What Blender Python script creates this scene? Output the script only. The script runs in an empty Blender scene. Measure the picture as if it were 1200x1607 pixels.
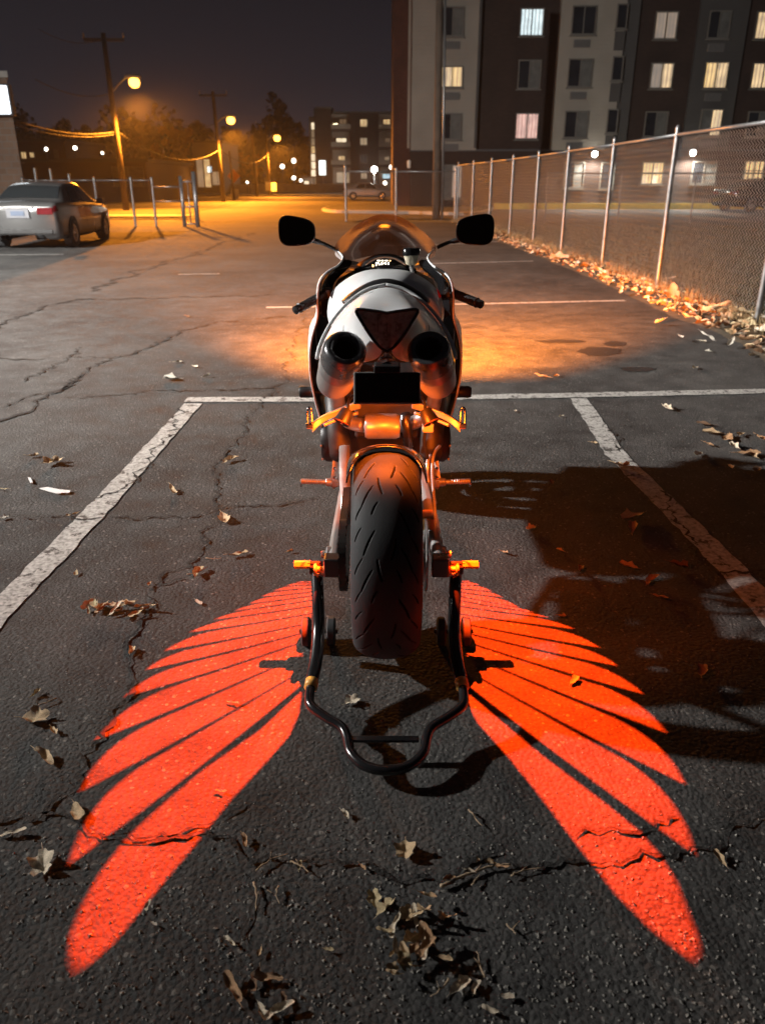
import bpy, bmesh, math, random
import numpy as np
from mathutils import Vector, Matrix
from mathutils.geometry import delaunay_2d_cdt, tessellate_polygon
random.seed(7); rng = np.random.default_rng(7)
SC = bpy.context.scene
COL = SC.collection
R = math.radians

# ------------------------------------------------------------------ camera
H = 1.376; F = 1215.0; PITCH = R(23.1); CP, SP = math.cos(PITCH), math.sin(PITCH)
cam_d = bpy.data.cameras.new('camera'); cam = bpy.data.objects.new('camera', cam_d); COL.objects.link(cam)
cam.location = (0, 0, H); cam.rotation_euler = (R(90) - PITCH, 0, 0)
cam_d.sensor_fit = 'VERTICAL'; cam_d.sensor_height = 36.0; cam_d.lens = F / 1607 * 36
cam_d.clip_start = 0.05; cam_d.clip_end = 3000
cam_d.dof.use_dof = True; cam_d.dof.focus_distance = 2.35; cam_d.dof.aperture_fstop = 4.2
SC.camera = cam
# ------------------------------------------------------------------ world: night sky with town glow
world = bpy.data.worlds.new('World'); SC.world = world; world.use_nodes = True
wn = world.node_tree; wn.nodes.clear()
wo = wn.nodes.new('ShaderNodeOutputWorld'); bg = wn.nodes.new('ShaderNodeBackground'); add = wn.nodes.new('ShaderNodeAddShader')
sky = wn.nodes.new('ShaderNodeTexSky'); sky.sky_type = 'NISHITA'; sky.sun_disc = False
sky.sun_elevation = R(-4); sky.sun_rotation = R(200)
bg.inputs[1].default_value = 0.006
wn.links.new(sky.outputs[0], bg.inputs[0])
tc = wn.nodes.new('ShaderNodeTexCoord'); sep = wn.nodes.new('ShaderNodeSeparateXYZ'); ramp = wn.nodes.new('ShaderNodeValToRGB')
wn.links.new(tc.outputs['Generated'], sep.inputs[0]); wn.links.new(sep.outputs[2], ramp.inputs[0])
e = ramp.color_ramp.elements
e[0].position = 0.0; e[0].color = (0.024, 0.0225, 0.029, 1)
e[1].position = 1.0; e[1].color = (0.007, 0.006, 0.007, 1)
x = e.new(0.10); x.color = (0.016, 0.0145, 0.019, 1)
x = e.new(0.26); x.color = (0.0080, 0.0070, 0.0088, 1)
bg2 = wn.nodes.new('ShaderNodeBackground'); bg2.inputs[1].default_value = 1.0
wn.links.new(ramp.outputs[0], bg2.inputs[0])
wn.links.new(bg.outputs[0], add.inputs[0]); wn.links.new(bg2.outputs[0], add.inputs[1]); wn.links.new(add.outputs[0], wo.inputs[0])
# ------------------------------------------------------------------ exposure / render
SC.view_settings.view_transform = 'Standard'; SC.view_settings.look = 'None'
SC.view_settings.exposure = 0.0; SC.view_settings.gamma = 1.0
SC.render.engine = 'CYCLES'
SC.cycles.use_denoising = True; SC.cycles.sample_clamp_indirect = 4.0; SC.cycles.sample_clamp_direct = 60.0
SC.cycles.max_bounces = 6; SC.cycles.volume_bounces = 0; SC.cycles.transparent_max_bounces = 12
KEY_POWER = 43000; SODIUM_POWER = 36000; WING_POWER = 640; ADDED_LAMP_POWER = 20; ADDED_AMBER_POWER = 52000; HAZE = 0.00035

# ------------------------------------------------------------------ pixel helpers (photograph pixels -> directions)
def ray(x, y):
    u = (x - 600) / F; v = (y - 803.5) / F
    return Vector((u, CP - v * SP, -SP - v * CP))
def G(x, y, z=0.0):
    d = ray(x, y); t = (z - H) / d.z
    return Vector((d.x * t, d.y * t, z))
def P(x, y, Y):
    d = ray(x, y); t = Y / d.y
    return Vector((d.x * t, Y, H + d.z * t))

# ------------------------------------------------------------------ materials
MATS = {}
def new_mat(name):
    m = bpy.data.materials.new(name); m.use_nodes = True
    nt = m.node_tree; b = nt.nodes['Principled BSDF']
    return m, nt, b
def simple(name, col, rough=0.5, metal=0.0, var=0.12, scale=12.0, bump=0.0, bscale=60.0, coat=0.0, spec=0.5):
    """plain surface with mottled colour, uneven gloss and optional fine relief"""
    m, nt, b = new_mat(name); N, L = nt.nodes, nt.links
    t = N.new('ShaderNodeTexCoord'); n = N.new('ShaderNodeTexNoise'); n.inputs['Scale'].default_value = scale; n.inputs['Detail'].default_value = 5
    L.new(t.outputs['Object'], n.inputs['Vector'])
    mr = N.new('ShaderNodeMapRange'); mr.inputs[1].default_value = 0.3; mr.inputs[2].default_value = 0.7; mr.inputs[3].default_value = 1 - var; mr.inputs[4].default_value = 1 + var
    L.new(n.outputs['Fac'], mr.inputs[0])
    vm = N.new('ShaderNodeVectorMath'); vm.operation = 'SCALE'; vm.inputs[0].default_value = col[:3]
    L.new(mr.outputs[0], vm.inputs['Scale']); L.new(vm.outputs[0], b.inputs['Base Color'])
    rr = N.new('ShaderNodeMapRange'); rr.inputs[1].default_value = 0.3; rr.inputs[2].default_value = 0.7
    rr.inputs[3].default_value = max(0.02, rough * 0.85); rr.inputs[4].default_value = min(1, rough * 1.15)
    L.new(n.outputs['Fac'], rr.inputs[0]); L.new(rr.outputs[0], b.inputs['Roughness'])
    b.inputs['Metallic'].default_value = metal; b.inputs['Coat Weight'].default_value = coat; b.inputs['Specular IOR Level'].default_value = spec
    if bump:
        n2 = N.new('ShaderNodeTexNoise'); n2.inputs['Scale'].default_value = bscale; n2.inputs['Detail'].default_value = 4
        L.new(t.outputs['Object'], n2.inputs['Vector'])
        bp = N.new('ShaderNodeBump'); bp.inputs['Strength'].default_value = bump; bp.inputs['Distance'].default_value = 0.01
        L.new(n2.outputs['Fac'], bp.inputs['Height']); L.new(bp.outputs[0], b.inputs['Normal'])
    MATS[name] = m; return m
def emit(name, col, strength, var=0.25, scale=3.0, folds=False):
    m, nt, b = new_mat(name); N, L = nt.nodes, nt.links
    b.inputs['Base Color'].default_value = (0.6, 0.6, 0.6, 1)
    t = N.new('ShaderNodeTexCoord'); n = N.new('ShaderNodeTexNoise'); n.inputs['Scale'].default_value = scale
    L.new(t.outputs['Object'], n.inputs['Vector'])
    mr = N.new('ShaderNodeMapRange'); mr.inputs[1].default_value = 0.3; mr.inputs[2].default_value = 0.7; mr.inputs[3].default_value = strength * (1 - var); mr.inputs[4].default_value = strength * (1 + var)
    L.new(n.outputs['Fac'], mr.inputs[0]); st = mr.outputs[0]
    if folds:   # hanging curtain folds and a brighter or dimmer half
        w = N.new('ShaderNodeTexWave'); w.bands_direction = 'X'; w.inputs['Scale'].default_value = 1.7; w.inputs['Distortion'].default_value = 2.5; w.inputs['Detail'].default_value = 3; w.inputs['Detail Scale'].default_value = .6
        L.new(t.outputs['Object'], w.inputs['Vector']); m2 = N.new('ShaderNodeMapRange'); m2.inputs[3].default_value = .35; m2.inputs[4].default_value = 1.15; L.new(w.outputs['Fac'], m2.inputs[0])
        m3 = N.new('ShaderNodeMath'); m3.operation = 'MULTIPLY'; L.new(st, m3.inputs[0]); L.new(m2.outputs[0], m3.inputs[1]); st = m3.outputs[0]
    L.new(st, b.inputs['Emission Strength'])
    b.inputs['Emission Color'].default_value = (*col, 1)
    m.cycles.emission_sampling = 'NONE' if strength < 2.5 else 'AUTO'
    MATS[name] = m; return m

def asphalt_mat(name, dark, light, patch=0.5, stones=True, bumpk=1.0, rough=0.86):
    m, nt, b = new_mat(name); N, L = nt.nodes, nt.links
    t = N.new('ShaderNodeTexCoord')
    def noise(scale, det=6, rgh=0.55):
        n = N.new('ShaderNodeTexNoise'); n.inputs['Scale'].default_value = scale; n.inputs['Detail'].default_value = det; n.inputs['Roughness'].default_value = rgh
        L.new(t.outputs['Object'], n.inputs['Vector']); return n
    big = noise(0.55, 7, 0.62); mid = noise(5.0, 8, 0.65); fine = noise(95, 6, 0.7)
    r = N.new('ShaderNodeValToRGB'); r.color_ramp.elements[0].position = 0.39; r.color_ramp.elements[1].position = 0.62
    r.color_ramp.elements[0].color = (*dark, 1); r.color_ramp.elements[1].color = (*light, 1)
    mix0 = N.new('ShaderNodeMath'); mix0.operation = 'MULTIPLY_ADD'; mix0.inputs[1].default_value = patch
    L.new(big.outputs['Fac'], mix0.inputs[0])
    k = N.new('ShaderNodeMath'); k.operation = 'MULTIPLY'; k.inputs[1].default_value = 1 - patch
    L.new(mid.outputs['Fac'], k.inputs[0]); L.new(k.outputs[0], mix0.inputs[2]); L.new(mix0.outputs[0], r.inputs[0])
    # grain
    g = N.new('ShaderNodeMapRange'); g.inputs[1].default_value = 0.3; g.inputs[2].default_value = 0.72; g.inputs[3].default_value = 0.55; g.inputs[4].default_value = 1.5
    L.new(fine.outputs['Fac'], g.inputs[0])
    vm = N.new('ShaderNodeVectorMath'); vm.operation = 'SCALE'; L.new(r.outputs[0], vm.inputs[0]); L.new(g.outputs[0], vm.inputs['Scale'])
    col = vm.outputs[0]
    # stone chips
    v = N.new('ShaderNodeTexVoronoi'); v.inputs['Scale'].default_value = 82; v.inputs['Randomness'].default_value = 1.0
    warp = noise(40, 3); wv = N.new('ShaderNodeVectorMath'); wv.operation = 'MULTIPLY_ADD'; wv.inputs[1].default_value = (0.012, 0.012, 0.012)
    L.new(warp.outputs['Color'], wv.inputs[0]); L.new(t.outputs['Object'], wv.inputs[2]); L.new(wv.outputs[0], v.inputs['Vector'])
    sepc = N.new('ShaderNodeSeparateColor'); L.new(v.outputs['Color'], sepc.inputs[0])
    # more exposed stones where the binder has worn away
    thr = N.new('ShaderNodeMapRange'); thr.inputs[1].default_value = 0.35; thr.inputs[2].default_value = 0.7; thr.inputs[3].default_value = 0.975; thr.inputs[4].default_value = 0.82
    L.new(mid.outputs['Fac'], thr.inputs[0])
    gt = N.new('ShaderNodeMath'); gt.operation = 'GREATER_THAN'; L.new(sepc.outputs[0], gt.inputs[0]); L.new(thr.outputs[0], gt.inputs[1])
    inside = N.new('ShaderNodeMath'); inside.operation = 'LESS_THAN'; inside.inputs[1].default_value = 0.44; L.new(v.outputs['Distance'], inside.inputs[0])
    mk = N.new('ShaderNodeMath'); mk.operation = 'MULTIPLY'; L.new(gt.outputs[0], mk.inputs[0]); L.new(inside.outputs[0], mk.inputs[1])
    sc_ = N.new('ShaderNodeMath'); sc_.operation = 'MULTIPLY'; sc_.inputs[1].default_value = 0.75 if stones else 0.2; L.new(mk.outputs[0], sc_.inputs[0])
    stonecol = N.new('ShaderNodeValToRGB'); stonecol.color_ramp.elements[0].color = (0.07, 0.067, 0.062, 1); stonecol.color_ramp.elements[1].color = (0.22, 0.21, 0.19, 1)
    L.new(sepc.outputs[1], stonecol.inputs[0])
    mx = N.new('ShaderNodeMix'); mx.data_type = 'RGBA'; L.new(sc_.outputs[0], mx.inputs[0]); L.new(col, mx.inputs[6]); L.new(stonecol.outputs[0], mx.inputs[7])
    L.new(mx.outputs[2], b.inputs['Base Color'])
    rr = N.new('ShaderNodeMapRange'); rr.inputs[1].default_value = 0.3; rr.inputs[2].default_value = 0.7; rr.inputs[3].default_value = rough - 0.14; rr.inputs[4].default_value = rough + 0.12
    L.new(mid.outputs['Fac'], rr.inputs[0]); L.new(rr.outputs[0], b.inputs['Roughness']); b.inputs['Specular IOR Level'].default_value = 0.22
    # relief: pebbly surface plus fine grain plus soft undulation
    h1 = N.new('ShaderNodeMath'); h1.operation = 'MULTIPLY'; h1.inputs[1].default_value = -0.9; L.new(v.outputs['Distance'], h1.inputs[0])
    med = noise(34, 5, 0.6)
    h2 = N.new('ShaderNodeMath'); h2.operation = 'MULTIPLY_ADD'; h2.inputs[1].default_value = 1.1; L.new(med.outputs['Fac'], h2.inputs[0]); L.new(h1.outputs[0], h2.inputs[2])
    h3 = N.new('ShaderNodeMath'); h3.operation = 'MULTIPLY_ADD'; h3.inputs[1].default_value = 0.8; L.new(fine.outputs['Fac'], h3.inputs[0]); L.new(h2.outputs[0], h3.inputs[2])
    h4 = N.new('ShaderNodeMath'); h4.operation = 'MULTIPLY_ADD'; h4.inputs[1].default_value = 1.6; L.new(mid.outputs['Fac'], h4.inputs[0]); L.new(h3.outputs[0], h4.inputs[2])
    bp = N.new('ShaderNodeBump'); bp.inputs['Strength'].default_value = 0.75 * bumpk; bp.inputs['Distance'].default_value = 0.0038
    L.new(h4.outputs[0], bp.inputs['Height']); L.new(bp.outputs[0], b.inputs['Normal'])
    MATS[name] = m; return m

def paint_line_mat():
    """worn white paint: asphalt shows where paint has flaked"""
    m, nt, b = new_mat('line_paint'); N, L = nt.nodes, nt.links
    t = N.new('ShaderNodeTexCoord')
    n = N.new('ShaderNodeTexNoise'); n.inputs['Scale'].default_value = 14; n.inputs['Detail'].default_value = 9; n.inputs['Roughness'].default_value = 0.72
    n2 = N.new('ShaderNodeTexNoise'); n2.inputs['Scale'].default_value = 60; n2.inputs['Detail'].default_value = 6
    for q in (n, n2): L.new(t.outputs['Object'], q.inputs['Vector'])
    r = N.new('ShaderNodeValToRGB'); r.color_ramp.elements[0].position = 0.40; r.color_ramp.elements[1].position = 0.46
    L.new(n.outputs['Fac'], r.inputs[0])
    c = N.new('ShaderNodeValToRGB'); c.color_ramp.elements[0].color = (0.20, 0.195, 0.18, 1); c.color_ramp.elements[1].color = (0.52, 0.51, 0.48, 1)
    c.color_ramp.elements[0].position = 0.3; c.color_ramp.elements[1].position = 0.65
    L.new(n2.outputs['Fac'], c.inputs[0])
    mx = N.new('ShaderNodeMix'); mx.data_type = 'RGBA'; L.new(r.outputs[0], mx.inputs[0]); mx.inputs[6].default_value = (0.05, 0.047, 0.043, 1); L.new(c.outputs[0], mx.inputs[7])
    L.new(mx.outputs[2], b.inputs['Base Color']); b.inputs['Roughness'].default_value = 0.75
    bp = N.new('ShaderNodeBump'); bp.inputs['Strength'].default_value = 0.6; bp.inputs['Distance'].default_value = 0.004
    ad = N.new('ShaderNodeMath'); L.new(n.outputs['Fac'], ad.inputs[0]); L.new(n2.outputs['Fac'], ad.inputs[1]); L.new(ad.outputs[0], bp.inputs['Height']); L.new(bp.outputs[0], b.inputs['Normal'])
    MATS['line_paint'] = m

def brick_mat(name, c1, c2, mortar, bw=0.22, bh=0.075, bump=0.4):
    m, nt, b = new_mat(name); N, L = nt.nodes, nt.links
    t = N.new('ShaderNodeTexCoord'); sx = N.new('ShaderNodeSeparateXYZ'); L.new(t.outputs['Object'], sx.inputs[0])
    ad = N.new('ShaderNodeMath'); L.new(sx.outputs[0], ad.inputs[0]); L.new(sx.outputs[1], ad.inputs[1])
    cb = N.new('ShaderNodeCombineXYZ'); L.new(ad.outputs[0], cb.inputs[0]); L.new(sx.outputs[2], cb.inputs[1])
    br = N.new('ShaderNodeTexBrick'); br.inputs['Scale'].default_value = 1.0; br.inputs['Brick Width'].default_value = bw; br.inputs['Row Height'].default_value = bh
    br.inputs['Mortar Size'].default_value = bh * 0.09; br.inputs['Color1'].default_value = (*c1, 1); br.inputs['Color2'].default_value = (*c2, 1); br.inputs['Mortar'].default_value = (*mortar, 1)
    L.new(cb.outputs[0], br.inputs['Vector'])
    n = N.new('ShaderNodeTexNoise'); n.inputs['Scale'].default_value = 0.8; n.inputs['Detail'].default_value = 6; L.new(t.outputs['Object'], n.inputs['Vector'])
    mr = N.new('ShaderNodeMapRange'); mr.inputs[1].default_value = 0.3; mr.inputs[2].default_value = 0.7; mr.inputs[3].default_value = 0.75; mr.inputs[4].default_value = 1.2; L.new(n.outputs['Fac'], mr.inputs[0])
    vm = N.new('ShaderNodeVectorMath'); vm.operation = 'SCALE'; L.new(br.outputs['Color'], vm.inputs[0]); L.new(mr.outputs[0], vm.inputs['Scale'])
    L.new(vm.outputs[0], b.inputs['Base Color']); b.inputs['Roughness'].default_value = 0.85
    bp = N.new('ShaderNodeBump'); bp.invert = True; bp.inputs['Strength'].default_value = bump; bp.inputs['Distance'].default_value = 0.01
    L.new(br.outputs['Fac'], bp.inputs['Height']); L.new(bp.outputs[0], b.inputs['Normal'])
    MATS[name] = m
def siding_mat(name, col, pitch=0.2):
    m, nt, b = new_mat(name); N, L = nt.nodes, nt.links
    t = N.new('ShaderNodeTexCoord'); sx = N.new('ShaderNodeSeparateXYZ'); L.new(t.outputs['Object'], sx.inputs[0])
    md = N.new('ShaderNodeMath'); md.operation = 'PINGPONG'; md.inputs[1].default_value = pitch; L.new(sx.outputs[2], md.inputs[0])
    fr = N.new('ShaderNodeMath'); fr.operation = 'FRACT'; dv = N.new('ShaderNodeMath'); dv.operation = 'DIVIDE'; dv.inputs[1].default_value = pitch
    L.new(sx.outputs[2], dv.inputs[0]); L.new(dv.outputs[0], fr.inputs[0])
    n = N.new('ShaderNodeTexNoise'); n.inputs['Scale'].default_value = 0.6; n.inputs['Detail'].default_value = 6; L.new(t.outputs['Object'], n.inputs['Vector'])
    mr = N.new('ShaderNodeMapRange'); mr.inputs[1].default_value = 0.3; mr.inputs[2].default_value = 0.7; mr.inputs[3].default_value = 0.85; mr.inputs[4].default_value = 1.08; L.new(n.outputs['Fac'], mr.inputs[0])
    vm = N.new('ShaderNodeVectorMath'); vm.operation = 'SCALE'; vm.inputs[0].default_value = col; L.new(mr.outputs[0], vm.inputs['Scale'])
    L.new(vm.outputs[0], b.inputs['Base Color']); b.inputs['Roughness'].default_value = 0.7
    bp = N.new('ShaderNodeBump'); bp.inputs['Strength'].default_value = 0.5; bp.inputs['Distance'].default_value = 0.02
    L.new(fr.outputs[0], bp.inputs['Height']); L.new(bp.outputs[0], b.inputs['Normal'])
    MATS[name] = m

asphalt_mat('asphalt', (0.029, 0.029, 0.029), (0.088, 0.086, 0.082), bumpk=1.1)
asphalt_mat('road_asphalt', (0.045, 0.044, 0.042), (0.085, 0.082, 0.078), stones=False)
paint_line_mat()
brick_mat('brick_tan', (0.19, 0.115, 0.075), (0.23, 0.145, 0.10), (0.20, 0.16, 0.13), 0.4, 0.2)
brick_mat('brick_dark', (0.026, 0.013, 0.0095), (0.034, 0.018, 0.013), (0.03, 0.021, 0.018))
brick_mat('brick_red', (0.060, 0.018, 0.011), (0.075, 0.024, 0.015), (0.055, 0.028, 0.02))
siding_mat('siding_cream', (0.27, 0.24, 0.20)); siding_mat('siding_grey', (0.055, 0.052, 0.05))
siding_mat('siding_far', (0.30, 0.26, 0.22))
simple('crack', (0.012, 0.011, 0.010), 0.95, bump=0.8, bscale=90)
simple('damp', (0.020, 0.020, 0.021), 0.45, bump=0.5, bscale=50)
simple('soil', (0.075, 0.058, 0.038), 0.95, var=0.35, scale=9, bump=1.0, bscale=25)
simple('grass_ground', (0.030, 0.033, 0.017), 0.95, var=0.35, scale=1.6, bump=1.0, bscale=14)
simple('grass_blade', (0.042, 0.045, 0.023), 0.8, var=0.3, scale=3)
simple('dry_grass', (0.24, 0.165, 0.075), 0.85, var=0.3, scale=5)
simple('concrete', (0.33, 0.31, 0.28), 0.85, var=0.15, scale=2, bump=0.4, bscale=30)
simple('yellow_paint', (0.55, 0.42, 0.08), 0.7, var=0.2)
simple('galvanised', (0.25, 0.25, 0.25), 0.42, 0.75, var=0.15, scale=20)
simple('wire', (0.45, 0.45, 0.45), 0.5, 0.5)
simple('wood_pole', (0.075, 0.053, 0.038), 0.9, var=0.3, scale=4, bump=0.5, bscale=20)
simple('cable', (0.022, 0.020, 0.018), 0.8)
simple('lamp_metal', (0.22, 0.22, 0.22), 0.5, 0.5)
simple('dark_trim', (0.05, 0.05, 0.055), 0.5)
simple('window_frame', (0.13, 0.12, 0.105), 0.6)
simple('window_dark', (0.018, 0.020, 0.024), 0.12, spec=0.6, var=0.3, scale=1.2)
simple('curtain_grey', (0.10, 0.098, 0.09), 0.7, var=0.3, scale=3)
simple('grille', (0.14, 0.13, 0.12), 0.7)
simple('bldg_far_dark', (0.055, 0.038, 0.034), 0.9, var=0.25, scale=0.4)
simple('bldg_far_grey', (0.12, 0.11, 0.10), 0.9, var=0.2, scale=0.4)
simple('roofing', (0.05, 0.05, 0.05), 0.9)
emit('window_warm', (1.0, 0.66, 0.30), 0.75, 0.35, 2.2, True); emit('window_yellow', (1.0, 0.62, 0.20), 0.9, 0.25, 2.0, True)
emit('window_white', (0.75, 0.95, 1.0), 0.95, 0.25, 2.5, True); emit('window_pink', (1.0, 0.50, 0.40), 0.72, 0.35, 3.0, True)
emit('window_dim', (0.9, 0.55, 0.28), 0.16, 0.4, 2.0, True); emit('far_glow', (1.0, 0.82, 0.55), 1.1, 0.3, 1.0); emit('far_glow_blue', (0.55, 0.85, 1.0), 0.9, 0.3, 1.0)
emit('lit_room', (1.0, 0.72, 0.42), 0.22, 0.4, 0.7)
emit('sodium_lens', (1.0, 0.40, 0.055), 8, 0.05); emit('white_lens', (1.0, 0.97, 0.88), 40, 0.05); emit('lot_lens', (1.0, 0.95, 0.88), 30, 0.05)
emit('small_lens', (1.0, 0.93, 0.78), 7, 0.05); emit('bulb', (1.0, 0.78, 0.45), 9, 0.05)
emit('sign_face', (0.86, 0.95, 1.0), 3.6, 0.05); emit('far_sign', (0.9, 1.0, 0.95), 2.2, 0.05)
# foliage and litter
for i, c in enumerate([(0.56, 0.40, 0.23), (0.42, 0.24, 0.12), (0.66, 0.56, 0.42), (0.47, 0.37, 0.21), (0.17, 0.09, 0.045), (0.55, 0.50, 0.42)]):
    simple('leaf_%d' % i, c, 0.7, var=0.35, scale=38, bump=0.5, bscale=120)
simple('twig', (0.34, 0.25, 0.16), 0.8, var=0.3, scale=40); simple('paper', (0.75, 0.74, 0.72), 0.7, var=0.08)
simple('chip', (0.20, 0.19, 0.17), 0.8, var=0.5, scale=40)
simple('foliage_autumn', (0.23, 0.115, 0.025), 0.8, var=0.4, scale=1.5); simple('foliage_dark', (0.03, 0.030, 0.022), 0.9, var=0.4, scale=0.8)
simple('bark', (0.09, 0.065, 0.05), 0.95, var=0.3, bump=0.6, bscale=12)
# motorcycle
simple('white_paint', (0.84, 0.86, 0.87), 0.38, var=0.03, coat=0.2); simple('black_plastic', (0.014, 0.014, 0.015), 0.42, var=0.2, bump=0.06, bscale=300)
simple('black_gloss', (0.010, 0.010, 0.011), 0.16, coat=0.4); simple('rubber', (0.034, 0.036, 0.038), 0.72, var=0.25, scale=9, bump=0.10, bscale=260)
simple('steel_brushed', (0.42, 0.41, 0.40), 0.42, 0.65, var=0.12, scale=26); simple('steel_dark', (0.10, 0.10, 0.105), 0.30, 0.85)
simple('alloy', (0.36, 0.35, 0.34), 0.42, 0.45, var=0.1, scale=22); simple('engine_metal', (0.06, 0.058, 0.056), 0.5, 0.5, var=0.3)
simple('chain', (0.07, 0.065, 0.06), 0.45, 0.7); simple('reservoir', (0.62, 0.56, 0.42), 0.45, var=0.1)
simple('mirror_glass', (0.10, 0.11, 0.13), 0.06, 1.0, var=0.02); simple('lens_smoke', (0.26, 0.25, 0.24), 0.3, var=0.45, scale=70, coat=0.25)
simple('cap_dark', (0.13, 0.13, 0.135), 0.28, 0.6); simple('soot_shade_black', (0.004, 0.004, 0.004), 0.95); simple('plate_black', (0.006, 0.006, 0.006), 0.9); simple('plate_rim', (0.30, 0.30, 0.29), 0.5)
simple('stand_black', (0.012, 0.012, 0.013), 0.22, coat=0.5); simple('amber_block', (0.80, 0.42, 0.10), 0.4, var=0.06); simple('red_plastic', (0.35, 0.02, 0.02), 0.35)
emit('dash_amber', (1.0, 0.55, 0.22), 5.0, 0.1); emit('dash_white', (1.0, 0.88, 0.70), 5.0, 0.1); emit('added_lamp_glow', (1.0, 0.20, 0.03), 12, 0.05); emit('headlight_lens', (1.0, 0.6, 0.25), 1.5, 0.05)
def tinted():
    m, nt, b = new_mat('screen_tint'); N, L = nt.nodes, nt.links
    tr = N.new('ShaderNodeBsdfTransparent'); tr.inputs[0].default_value = (0.26, 0.17, 0.13, 1)
    gl = N.new('ShaderNodeBsdfGlossy'); gl.inputs['Roughness'].default_value = 0.08; gl.inputs[0].default_value = (0.9, 0.9, 0.9, 1)
    fr0 = N.new('ShaderNodeFresnel'); fr0.inputs[0].default_value = 1.4; fr = N.new('ShaderNodeMath'); fr.operation = 'MULTIPLY'; fr.inputs[1].default_value = 0.22; L.new(fr0.outputs[0], fr.inputs[0])
    n = N.new('ShaderNodeTexNoise'); n.inputs['Scale'].default_value = 30
    mx = N.new('ShaderNodeMixShader'); L.new(fr.outputs[0], mx.inputs[0]); L.new(tr.outputs[0], mx.inputs[1]); L.new(gl.outputs[0], mx.inputs[2])
    out = [q for q in N if q.type == 'OUTPUT_MATERIAL'][0]; L.new(mx.outputs[0], out.inputs[0]); N.remove(b); MATS['screen_tint'] = m
tinted()
# cars
simple('car_silver', (0.125, 0.126, 0.125), 0.3, 0.5, var=0.02, scale=.5, coat=0.7); simple('car_white', (0.42, 0.40, 0.37), 0.3, 0.2, var=0.04, coat=0.6); simple('car_black', (0.015, 0.016, 0.018), 0.2, 0.2, coat=0.8)
simple('car_glass', (0.018, 0.022, 0.024), 0.08, spec=0.7); simple('car_trim', (0.012, 0.012, 0.012), 0.6); simple('tail_red', (0.11, 0.004, 0.007), 0.2, coat=0.5)
simple('car_plate', (0.16, 0.165, 0.18), 0.5); simple('car_plate_blue', (0.08, 0.11, 0.17), 0.5); simple('chrome', (0.75, 0.75, 0.75), 0.15, 1.0); simple('seat_grey', (0.16, 0.15, 0.14), 0.8)
simple('lamp_clear', (0.55, 0.55, 0.55), 0.12, coat=0.5)

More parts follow.
